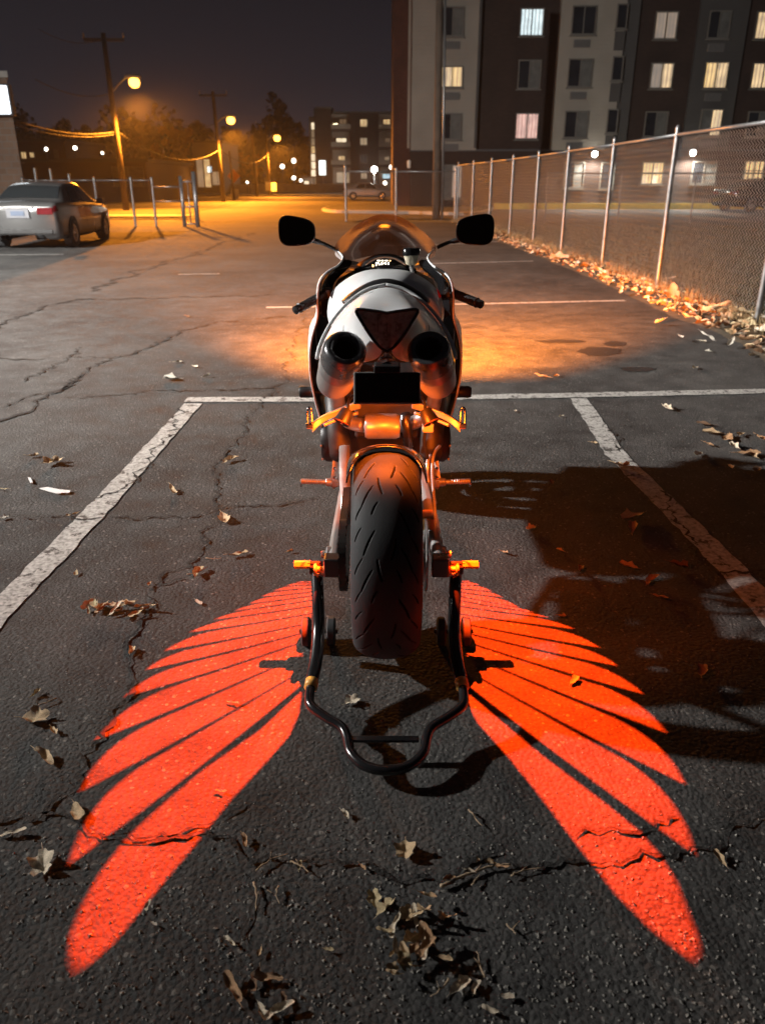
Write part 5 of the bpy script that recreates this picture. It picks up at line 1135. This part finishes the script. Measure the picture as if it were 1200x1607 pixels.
def projector(s, polys):
    Lp = Vector((X0 - s * .124, 2.165, .745)); aim = G(300 if s > 0 else 907, 1130); axis = (aim - Lp).normalized()
    q = axis.to_track_quat('-Z', 'Y'); rotm = q.to_matrix(); u, v = rotm.col[0], rotm.col[1]; dist = .014; rad = .0238
    o = MB().lathe(Lp - axis * .03, axis, [(0, 0), (0, .016), (.004, .019), (.03 + dist - .003, .0255), (.03 + dist - .003, .0242), (.022, .017), (.022, 0)], 28).build('light_projector', 'black_plastic', bike, smooth=True, angle=40)
    MB().tube([Lp - axis * .028, Lp + Vector((s * .01, .06, .03)), Lp + Vector((s * .02, .15, .03))], .005, 8).build('projector_bracket', 'black_plastic', o, smooth=True)
    # slide: disc with feather-shaped openings
    def proj(g): d = g - Lp; t = dist / d.dot(axis); w = d * t; return Vector((w.dot(u), w.dot(v)))
    circ = [Vector((rad * math.cos(a), rad * math.sin(a))) for a in np.linspace(0, 2 * math.pi, 65)[:-1]]
    verts = list(circ); faces = [list(range(64))]; holes = []
    for pl in polys:
        p2 = [proj(g) for g in pl]
        if sum(p2[i - 1].x * p2[i].y - p2[i].x * p2[i - 1].y for i in range(len(p2))) < 0: p2.reverse()
        st = len(verts); verts += p2; faces.append(list(range(st, st + len(p2)))); holes.append(p2)
    res = delaunay_2d_cdt(verts, [], faces, 1, 1e-8)
    vo, _, fo, _, _, forig = res
    keep = [f for f, og in zip(fo, forig) if og == [0] or (len(og) == 1 and og[0] == 0)]
    c0 = Lp + axis * dist; m = MB().add([c0 + u * p.x + v * p.y for p in vo], keep); sl = m.build('slide', 'soot_shade_black', o)
    d = add_light('projector_light', 'SPOT', Lp, WING_POWER, (1.0, .044, .002), bike, .00010, aim, 2 * math.degrees(math.atan(rad * .985 / dist)), .0)
    d.data.use_nodes = True; nt = d.data.node_tree; em = nt.nodes['Emission']; t = nt.nodes.new('ShaderNodeTexCoord')
    dp = nt.nodes.new('ShaderNodeVectorMath'); dp.operation = 'DOT_PRODUCT'; dn = rotm.inverted() @ Vector((0, 0, -1)); dp.inputs[1].default_value = dn
    nt.links.new(t.outputs['Normal'], dp.inputs[0]); mx = nt.nodes.new('ShaderNodeMath'); mx.operation = 'MAXIMUM'; mx.inputs[1].default_value = .25; nt.links.new(dp.outputs['Value'], mx.inputs[0])
    pw = nt.nodes.new('ShaderNodeMath'); pw.operation = 'POWER'; pw.inputs[1].default_value = -1.75; nt.links.new(mx.outputs[0], pw.inputs[0]); nt.links.new(pw.outputs[0], em.inputs['Strength'])
    add_light('added_side_spill', 'SPOT', (X0 - s * .195, 2.19, .69), 8, (1.0, .13, .007), bike, .02, (X0 - s * .17, 2.75, .30), 116, .5)  # extra spot added outboard of the projector to light swingarm and pegs orange
    return Lp
projector(1, wing_polys(LT, LRt, F1L)); projector(-1, wing_polys(RT_, mirror_px(LRt), F1R))
# unseen orange lamp added behind the plate to light tyre and hugger
gl = MB().lathe((X0, 2.05, .866), (0, .3, -1), [(0, .02), (.012, .018), (.018, 0)], 14).build('added_orange_lamp', 'added_lamp_glow', bike, smooth=True)
add_light('added_orange_light', 'SPOT', (X0, 2.05, .832), ADDED_LAMP_POWER, (1.0, .135, .008), bike, .03, (X0, 2.65, .23), 144, .35)

# ================================================================== PADDOCK STAND
ps = thing('paddock_stand', 'black tubular paddock stand with rollers under the rear wheel', 'stand', (X0, 1.95, 0), world_coords=True)
def Zp(px, py, z): return G(px, py, z)
def st_half(s):
    pts = [Zp(497, 893, .300), Zp(499, 940, .235), Zp(500, 985, .17), Zp(497, 1030, .125), Zp(491, 1062, .10), Zp(486, 1090, .085), Zp(489, 1108, .078), Zp(512, 1126, .070), Zp(536, 1141, .064), Zp(545, 1158, .058), Zp(550, 1180, .052), Zp(566, 1198, .048), Zp(588, 1207, .046), Zp(607, 1209, .046)]
    pts[-1].x = X0
    return [sx_(p, s) for p in catmull(pts, 5)]
l, r_ = st_half(1), st_half(-1)
k0 = 22
MB().tube(l[k0:] + list(reversed(r_[k0:-1])), .0135, 14).build('handle_tube', 'stand_black', ps, smooth=True)
for s, pt in ((1, l), (-1, r_)):
    arm = MB().tube(pt[:k0 + 1], [.0185] * (k0 - 1) + [.0175, .0165], 12).build('arm', 'stand_black', ps, smooth=True)
    MB().tube([pt[k0 - 1], pt[k0 + 1]], .0190, 12).build('collar', 'amber_block', arm, smooth=True)
    top = pt[0]
    MB().box(top + Vector((0, 0, .004)), (.042, .042, .026)).build('arm_head', 'stand_black', arm, bevel=.003)
    a = sx_(Zp(505, 886, .315), s); b = sx_(Zp(462, 886, .315), s)
    MB().tube([a, a.lerp(b, .5)], .0115, 8).build('hook_pin', 'stand_black', arm); MB().tube([a.lerp(b, .42), b], .0125, 6).build('hook_grip', 'amber_block', arm)
    wc = sx_(Zp(500, 990, .05), s); wc.z = .048
    MB().box(wc.lerp(pt[10], .5) + Vector((0, 0, .01)), (.020, .035, .11)).build('roller_bracket', 'stand_black', ps, bevel=.003)
    for dx in (-.040, .040):
        w = MB().lathe(wc + Vector((dx - .013, 0, 0)), (1, 0, 0), [(0, .012), (0, .042), (.004, .047), (.022, .047), (.026, .042), (.026, .012)], 24).build('roller', 'rubber', ps, smooth=True, angle=40)
        MB().lathe(wc + Vector((dx - .015, 0, 0)), (1, 0, 0), [(0, 0), (0, .013), (.03, .013), (.03, 0)], 12).build('roller_hub', 'steel_dark', w)
    MB().tube([wc + Vector((-.062, 0, 0)), wc + Vector((.062, 0, 0))], .007, 8).build('roller_axle', 'steel_dark', ps)
    # lift plate under the swingarm
    sw = sx_(Vector((X0 - .155, 2.07, .300)), s); MB().box(sw.lerp(top, .5) + Vector((0, 0, -.005)), (.05, .05, .012)).build('lift_plate', 'steel_brushed', arm, bevel=.002)
a, b = Zp(552, 1160, .058), Zp(657, 1160, .058)
MB().box((a + b) / 2, ((b - a).length, .020, .008)).build('crossbar', 'stand_black', ps, bevel=.002)

# ================================================================== FALLEN LEAVES, TWIGS, LITTER
def leaf_mesh(kind, seed):
    rs = random.Random(seed); n = 26; out = []
    for i in range(n):
        a = 2 * math.pi * i / n
        if kind == 'lobed': r = .62 + .38 * abs(math.cos(2.5 * a)) ** .8 + rs.uniform(-.12, .10); x_, y_ = r * math.cos(a) * .95, r * math.sin(a) * .80
        elif kind == 'oval': x_ = math.cos(a); y_ = .42 * math.sin(a) * (1 - .35 * math.cos(a)) * (1 + rs.uniform(-.22, .12)) * (1 + .12 * math.sin(5 * a)); x_ += rs.uniform(-.03, .03)
        else: x_ = math.cos(a); y_ = .5 * math.copysign(abs(math.sin(a)) ** .8, math.sin(a)) * (1 + rs.uniform(-.15, .15))
        out.append((x_ * .5, y_ * .5))
    c1, c2, tw = {'lobed': (.5, .35, .2), 'oval': (.9, .5, .3), 'curl': (2.6, .8, .7)}[kind]
    c1 *= rs.uniform(.6, 1.3); c2 *= rs.uniform(.4, 1.4); tw *= rs.uniform(-1, 1)
    ph = rs.uniform(0, 6.28); fold = rs.uniform(.15, .75)
    def bend(x_, y_):
        z = c1 * y_ * y_ * 1.2 + fold * abs(y_) + c2 * x_ * x_ * .6 + tw * x_ * y_ * 1.6 + .05 * math.sin(13 * x_ + ph) * (abs(y_) * 3) + .022 * math.sin(19 * y_ + ph)
        if kind == 'curl':
            an = y_ * 3.4 * c1 / 2.6; rr = .17; y2 = rr * math.sin(an); z = rr * (1 - math.cos(an)) + c2 * x_ * x_ * .35 + tw * x_ * .12 + .035 * math.sin(11 * x_ + ph + 4 * y_); return Vector((x_ + .08 * math.sin(7 * y_ + ph), y2 * (1 - .35 * x_) + .05 * math.sin(6 * x_ + ph), z))
        return Vector((x_, y_, z))
    V = []; Fc = []; rings = [0, .35, .68, 1.0]
    V.append(bend(0, 0))
    for f in rings[1:]:
        for (x_, y_) in out: V.append(bend(x_ * f, y_ * f))
    for i in range(n):
        j = (i + 1) % n; Fc.append((0, 1 + i, 1 + j))
        for k in range(2): Fc.append((1 + k * n + i, 1 + (k + 1) * n + i, 1 + (k + 1) * n + j, 1 + k * n + j))
    # stalk
    o = len(V); e = bend(.48, 0); e2 = e + Vector((.22, .03, .02))
    for p, w in ((e, .016), (e2, .008)): V += [p + Vector((0, -w, 0)), p + Vector((0, w, 0)), p + Vector((0, 0, w * 1.4))]
    Fc += [(o, o + 1, o + 4, o + 3), (o + 1, o + 2, o + 5, o + 4), (o + 2, o, o + 3, o + 5)]
    zmin = min(p.z for p in V); return [(p.x, p.y, p.z - zmin) for p in V], Fc
LEAF = {}
def leaf_data(kind, var, mat):
    key = (kind, var, mat)
    if key not in LEAF:
        v, f = leaf_mesh(kind, hash((kind == 'lobed', kind == 'oval', var)) % 9973); me = bpy.data.meshes.new('leaf'); me.from_pydata(v, [], f)
        me.polygons.foreach_set('use_smooth', [True] * len(f)); me.materials.append(MATS[mat]); me.update(); LEAF[key] = me
    return LEAF[key]
COLN = {0: 'tan', 1: 'brown', 2: 'pale', 3: 'olive', 4: 'dark brown', 5: 'bleached'}
SHN = {'lobed': 'lobed', 'oval': 'oval', 'curl': 'curled'}
LOBED = {(68, 1360): 'broad pale lobed leaf beside the tip of the left light wing', (85, 728): 'lobed tan leaf above the long white paper scrap', (58, 1132): 'lobed tan leaf with a smaller one left of the left light wing', (8, 815): 'bleached lobed leaf on the crack left of the left bay line',
         (553, 1103): 'small pale lobed leaf inside the paddock stand loop', (635, 1340): 'upright lobed tan leaf on the crack behind the stand handle', (587, 1415): 'greenish lobed leaf just in front of the leaf pile', (833, 832): 'small lobed tan leaf in the motorcycle shadow'}
def put_leaf(px, py, size_px, kind, c, where, lift=0.0, tilt=None):
    g = G(px, py); d = (g.y * CP + H * SP) / F
    o = bpy.data.objects.new('fallen_leaf', leaf_data(kind, random.randrange(5), 'leaf_%d' % c)); COL.objects.link(o)
    s = size_px * d * 1.1; o.scale = (s, s * random.uniform(.8, 1.1), s * random.uniform(.8, 1.3))
    tl = tilt if tilt is not None else .12
    o.rotation_euler = (random.uniform(-tl, tl), random.uniform(-tl, tl), random.uniform(0, 6.28))
    o.location = (g.x, g.y, .006 + lift + s * tl * .2)
    tag(o, LOBED.get((px, py)) or '%s %s leaf %s' % (SHN[kind], COLN[c], where), 'leaf', '%s %s leaves %s' % (SHN[kind], COLN[c], where)); return o
singles = [(68, 1360, 50, 'lobed', 2), (122, 1278, 40, 'oval', 0), (22, 1312, 36, 'curl', 2), (375, 873, 30, 'curl', 3), (272, 773, 28, 'curl', 0), (85, 728, 34, 'lobed', 0), (52, 718, 18, 'oval', 0), (352, 817, 34, 'oval', 0), (310, 903, 34, 'curl', 3), (58, 1132, 44, 'lobed', 0), (85, 1150, 22, 'oval', 0),
           (70, 1192, 44, 'curl', 0), (57, 1092, 20, 'oval', 3), (207, 1024, 26, 'curl', 0), (455, 868, 12, 'oval', 3), (112, 811, 20, 'curl', 0), (8, 815, 14, 'lobed', 5), (8, 770, 14, 'curl', 3), (360, 725, 28, 'curl', 0), (312, 948, 16, 'oval', 2), (235, 920, 14, 'curl', 1), (120, 902, 14, 'oval', 3),
           (553, 1103, 26, 'lobed', 2), (541, 1281, 20, 'curl', 2), (635, 1340, 38, 'lobed', 0), (587, 1415, 34, 'lobed', 3), (384, 1322, 26, 'curl', 1), (360, 1480, 24, 'curl', 2), (232, 1426, 20, 'curl', 2), (242, 1453, 12, 'oval', 5), (568, 1364, 16, 'oval', 1), (408, 1497, 16, 'oval', 0), (515, 1494, 16, 'oval', 3),
           (366, 1556, 50, 'curl', 1), (420, 1540, 44, 'curl', 1), (400, 1545, 36, 'curl', 4), (437, 1592, 44, 'curl', 2), (412, 1592, 30, 'oval', 2), (445, 1572, 26, 'curl', 4),
           (1128, 1351, 28, 'oval', 0), (1100, 1058, 34, 'oval', 1), (1020, 915, 34, 'curl', 1), (985, 892, 30, 'oval', 1), (990, 832, 36, 'oval', 1), (992, 815, 44, 'oval', 3), (972, 733, 30, 'oval', 0), (878, 866, 14, 'oval', 0), (833, 832, 18, 'lobed', 0), (910, 895, 24, 'curl', 4), (1062, 890, 30, 'oval', 4), (1035, 940, 22, 'oval', 1),
           (850, 593, 22, 'curl', 0), (872, 592, 12, 'oval', 0), (1046, 643, 24, 'oval', 2), (808, 647, 10, 'oval', 2), (930, 697, 12, 'oval', 0), (880, 655, 12, 'oval', 2), (1090, 579, 14, 'oval', 2), (1110, 553, 12, 'oval', 5), (1100, 537, 14, 'oval', 2), (1180, 560, 20, 'oval', 2), (293, 498, 14, 'curl', 4), (278, 570, 18, 'oval', 2), (270, 597, 26, 'oval', 5), (306, 577, 12, 'oval', 2), (325, 592, 14, 'oval', 5),
           (1140, 690, 34, 'oval', 1), (1118, 682, 30, 'oval', 0), (1150, 703, 30, 'oval', 2), (1172, 715, 36, 'oval', 1), (1105, 668, 26, 'oval', 4), (1192, 690, 30, 'oval', 1), (1160, 685, 24, 'curl', 0), (1185, 740, 26, 'oval', 4), (1095, 715, 22, 'oval', 2), (1110, 700, 20, 'curl', 1), (1180, 718, 24, 'oval', 0), (1145, 735, 16, 'oval', 2),
           (790, 870, 16, 'oval', 1), (865, 760, 14, 'oval', 4), (880, 970, 14, 'oval', 1), (900, 1072, 22, 'oval', 3), (345, 1245, 14, 'curl', 1), (366, 1106, 18, 'curl', 1), (470, 1362, 16, 'oval', 3), (745, 1555, 26, 'curl', 2), (770, 1590, 26, 'curl', 2), (720, 1552, 40, 'oval', 2), (795, 1568, 22, 'oval', 2)]
for q in singles:
    where = 'lying by the damp hollow beside the right bay line' if (1080 < q[0] and 655 < q[1] < 750) else ('in the loose clump behind the stand' if 340 < q[0] < 460 and q[1] > 1530 else 'lying on the bay asphalt' if q[1] > 630 else 'lying on the open lot asphalt')
    put_leaf(*q, where)
for k in range(15):   # dry drift on the left
    put_leaf(random.uniform(135, 238), 960 + random.uniform(-12, 10), random.uniform(16, 32), random.choice(['curl', 'oval', 'curl']), random.choice([0, 3, 2, 0]), 'in the dry drift beside the left bay line', random.uniform(0, .008), .5)
for k in range(30):   # pile behind the stand
    px, py = random.gauss(648, 26), random.gauss(1490, 30)
    put_leaf(px, py, random.uniform(18, 38), random.choice(['curl', 'oval', 'curl', 'lobed']), random.choice([0, 1, 1, 3, 0, 2]), 'in the leaf pile behind the stand', random.uniform(0, .018), .75)
def twig(pts, w, label, mat='twig'):
    p = catmull([G(*q) + Vector((0, 0, .008)) for q in pts], 4); n = len(p)
    p = [q + Vector((random.uniform(-.002, .002), random.uniform(-.002, .002), random.uniform(0, .003))) for q in p]
    m = MB().tube(p, [w * (1 - .6 * i / n) for i in range(n)], 6)
    if len(p) > 6: m.tube([p[n // 2], p[n // 2] + Vector((random.uniform(-.02, .02), random.uniform(.008, .02), .006))], [w * .6, w * .2], 5)
    tag(m.build('twig', mat, None, smooth=True), label, 'twig', 'twigs on the asphalt')
TW = ['long straight pale twig left of the greenish leaf', 'short forked twig right of the long straight one', 'upright white twig above the loose leaf clump', 'thin twig right of the stand handle shadow', 'tiny lone straw right of the leaf pile', 'slanting stem under the leaf pile', 'thin bent straw beside the upright white twig',
      'curved stem right of the leaf pile', 'dark twig on the crack above the left light wing', 'short pale stick above the left light wing', 'small stick crossing the stem bundle', 'short straw on top of the leaf pile', 'twig beside the lobed leaf left of the light wing', 'thin twig at the end of the stem bundle']
for pts in [[(402, 1372), (425, 1354), (452, 1344)], [(455, 1356), (472, 1364), (486, 1374)], [(398, 1390), (403, 1412), (401, 1434)], [(735, 1275), (745, 1288), (756, 1302)], [(794, 1455), (802, 1464), (808, 1472)], [(705, 1540), (690, 1560), (675, 1570)], [(437, 1395), (434, 1410), (439, 1422)],
            [(760, 1540), (752, 1520), (748, 1500)], [(294, 905), (312, 900), (326, 893)], [(323, 879), (337, 880), (349, 879)], [(740, 1395), (752, 1378)], [(645, 1450), (660, 1440)], [(90, 1100), (60, 1112)], [(800, 1380), (815, 1372), (850, 1366)]]:
    twig(pts, .0022, TW.pop(0))
twig([(690, 1396), (715, 1385), (745, 1372), (778, 1363), (800, 1360)], .0045, 'thick bundle of dry stems along the crack behind the stand')
for (px, py, sz, c) in [(702, 1387, 22, 1), (735, 1373, 18, 2), (770, 1362, 26, 0), (785, 1367, 20, 1), (748, 1356, 16, 3)]: put_leaf(px, py, sz, 'curl', c, 'caught on the stems along the crack', .004, .4)
g = [G(63, 769), G(75, 767), (G(95, 771)), G(111, 772), G(110, 776), G(92, 777), G(76, 773)]; tag(MB().prism([p + Vector((0, 0, .006)) for p in g], (0, 0, .004)).build('paper_scrap', 'paper', None), 'long white paper scrap left of the left bay line', 'litter')
g = [G(45, 752), G(49, 753), G(53, 761), G(49, 761)]; tag(MB().prism([p + Vector((0, 0, .006)) for p in g], (0, 0, .006)).build('paper_scrap', 'paper', None), 'tiny white paper scrap above the long white one', 'litter')
# litter strip along the fence
mbv = {c: ([], []) for c in range(5)}
for k in range(2700):
    t = random.random() ** 1.9; y = 3.5 + t * 27; i = min(range(len(edge_f)), key=lambda i_: abs(edge_f[i_].y - y)); xe = edge_f[i].x
    fx = np.interp(y, [q[0] for q in FX], [q[1] for q in FX]); x_ = xe + random.betavariate(1.6, 1.5) * (fx - xe + .25) - .08
    c = random.choices(range(5), [4, 4, 1.2, 2, 4])[0]; v, f = leaf_data(random.choice(['oval', 'curl', 'curl']), random.randrange(5), 'leaf_0'), None
    V, Fc = mbv[c]
    s = random.uniform(.05, .11); a = random.uniform(0, 6.28); M3 = Matrix.Rotation(a, 3, 'Z') @ Matrix.Rotation(random.uniform(-.8, .8), 3, 'X') @ Matrix.Rotation(random.uniform(-.6, .6), 3, 'Y')
    o_ = len(V); z0 = random.uniform(.012, .07)
    cur = random.uniform(.1, .35)
    for (u, w, zz) in ((-.5, 0, .1), (-.2, -.24, cur), (-.2, .24, cur), (-.15, 0, 0), (.25, -.2, cur), (.25, .2, cur), (.25, 0, 0), (.5, 0, .12)): V.append(tuple(M3 @ Vector((u * s, w * s, zz * s)) + Vector((x_, y, z0))))
    Fc += [(o_, o_ + 1, o_ + 3), (o_, o_ + 3, o_ + 2), (o_ + 1, o_ + 4, o_ + 6, o_ + 3), (o_ + 3, o_ + 6, o_ + 5, o_ + 2), (o_ + 4, o_ + 7, o_ + 6), (o_ + 6, o_ + 7, o_ + 5)]
ltr = bpy.data.objects.new('leaf_litter', None); COL.objects.link(ltr); tag(ltr, 'strip of dry brown leaf litter along the foot of the tall fence', 'leaf litter', kind='stuff')
for c, (V, Fc) in mbv.items():
    m = MB(); m.v = V; m.f = Fc; m.build('leaves', 'leaf_%d' % c, ltr)['kind'] = 'stuff'
for k, (px, py, sz, c) in enumerate([(1178, 545, 40, 1), (1190, 530, 36, 2), (1172, 536, 30, 2), (1110, 540, 26, 5), (1145, 546, 20, 5), (1130, 505, 26, 2), (1085, 500, 24, 5), (1080, 492, 22, 5), (1042, 483, 24, 5), (1018, 481, 18, 5), (1055, 472, 40, 1), (1160, 500, 36, 3), (1128, 490, 30, 0), (1035, 512, 16, 5), (1066, 537, 14, 5), (974, 465, 22, 2), (990, 440, 18, 2), (940, 434, 26, 5), (906, 422, 26, 5), (876, 413, 30, 5), (840, 400, 18, 5), (816, 391, 14, 5), (1195, 508, 20, 5), (1052, 443, 14, 5), (1044, 465, 14, 5), (1105, 500, 30, 0), (1175, 520, 30, 3), (1150, 525, 24, 1), (1120, 520, 22, 0), (1097, 516, 22, 1)]):
    put_leaf(px, py, sz, 'oval' if k % 3 else 'curl', c, 'resting in the litter along the tall fence', .03, .6)
def blades(name, label, mat, pts, h0, h1, w, lean=.5):
    V = []; Fc = []
    for p in pts:
        h = random.uniform(h0, h1); a = random.uniform(0, 6.28); d = Vector((math.cos(a), math.sin(a), 0)); l_ = d * h * random.uniform(.1, lean); sd = Vector((-d.y, d.x, 0)) * w * random.uniform(.6, 1.3); o_ = len(V)
        V += [p - sd, p + sd, p + l_ * .4 + Vector((0, 0, h * .6)) + sd * .6, p + l_ * .4 + Vector((0, 0, h * .6)) - sd * .6, p + l_ + Vector((0, 0, h))]
        Fc += [(o_, o_ + 1, o_ + 2, o_ + 3), (o_ + 3, o_ + 2, o_ + 4)]
    m = MB(); m.v = [tuple(q) for q in V]; m.f = Fc; o = m.build(name, mat, None); tag(o, label, 'grass', kind='stuff')
pts = []
for k in range(700):
    y = 5 + random.random() ** 1.2 * 26; fx = np.interp(y, [q[0] for q in FX], [q[1] for q in FX]); c = Vector((fx + random.gauss(-.08, .14), y, .02))
    for j in range(random.randrange(4, 14)): pts.append(c + Vector((random.gauss(0, .05), random.gauss(0, .05), 0)))
blades('dry_grass', 'tufts of dry yellow grass along the foot of the tall fence', 'dry_grass', pts, .05, .19, .004)
pts = []
for k in range(26000):
    y = 5 + random.random() ** 1.5 * 22; fx = np.interp(y, [q[0] for q in FX], [q[1] for q in FX]); pts.append(Vector((fx + .15 + random.random() ** 1.3 * (4 + y * .45), y, .012)))
blades('field_grass', 'rough dark grass of the field behind the tall fence', 'grass_blade', pts, .05, .17, .006, .9)
# loose stone chips on the worn asphalt close by
V = []; Fc = []
for k in range(3200):
    px, py = random.uniform(-40, 1240), 760 + 880 * random.random() ** .55
    g = G(px, py); s = random.uniform(.0012, .0042) * (1.25 if py > 1300 else .9); o_ = len(V)
    Vt = [Vector((random.uniform(.6, 1.2), 0, 0)), Vector((0, random.uniform(.6, 1.2), 0)), Vector((-random.uniform(.6, 1.2), 0, 0)), Vector((0, -random.uniform(.6, 1.2), 0)), Vector((random.uniform(-.3, .3), random.uniform(-.3, .3), random.uniform(.5, 1.0)))]
    rz = Matrix.Rotation(random.uniform(0, 6.28), 3, 'Z'); V += [tuple(rz @ (q * s) + Vector((g.x, g.y, .0005))) for q in Vt]
    Fc += [(o_, o_ + 1, o_ + 4), (o_ + 1, o_ + 2, o_ + 4), (o_ + 2, o_ + 3, o_ + 4), (o_ + 3, o_, o_ + 4)]
m = MB(); m.v = V; m.f = Fc; o = m.build('stone_chips', 'chip', None); tag(o, 'loose pale stone chips scattered over the worn asphalt', 'gravel', kind='stuff')
# ================================================================== NIGHT HAZE
hz = MB().box((0, 92, 8), (420, 250, 18.0)).build('haze', 'soot_shade_black', None); tag(hz, 'thin night haze glowing around the street lamps', 'haze', kind='stuff')
hm = bpy.data.materials.new('haze_air'); hm.use_nodes = True; hn = hm.node_tree; hn.nodes.clear()
ho = hn.nodes.new('ShaderNodeOutputMaterial'); pv = hn.nodes.new('ShaderNodeVolumePrincipled'); pv.inputs['Color'].default_value = (.92, .93, .95, 1)
pv.inputs['Density'].default_value = HAZE; pv.inputs['Anisotropy'].default_value = .55; hn.links.new(pv.outputs[0], ho.inputs['Volume'])
hz.data.materials.clear(); hz.data.materials.append(hm)
# tidy helper flags
for o in bpy.data.objects:
    for k in ('_world', '_shifted'):
        if k in o: del o[k]
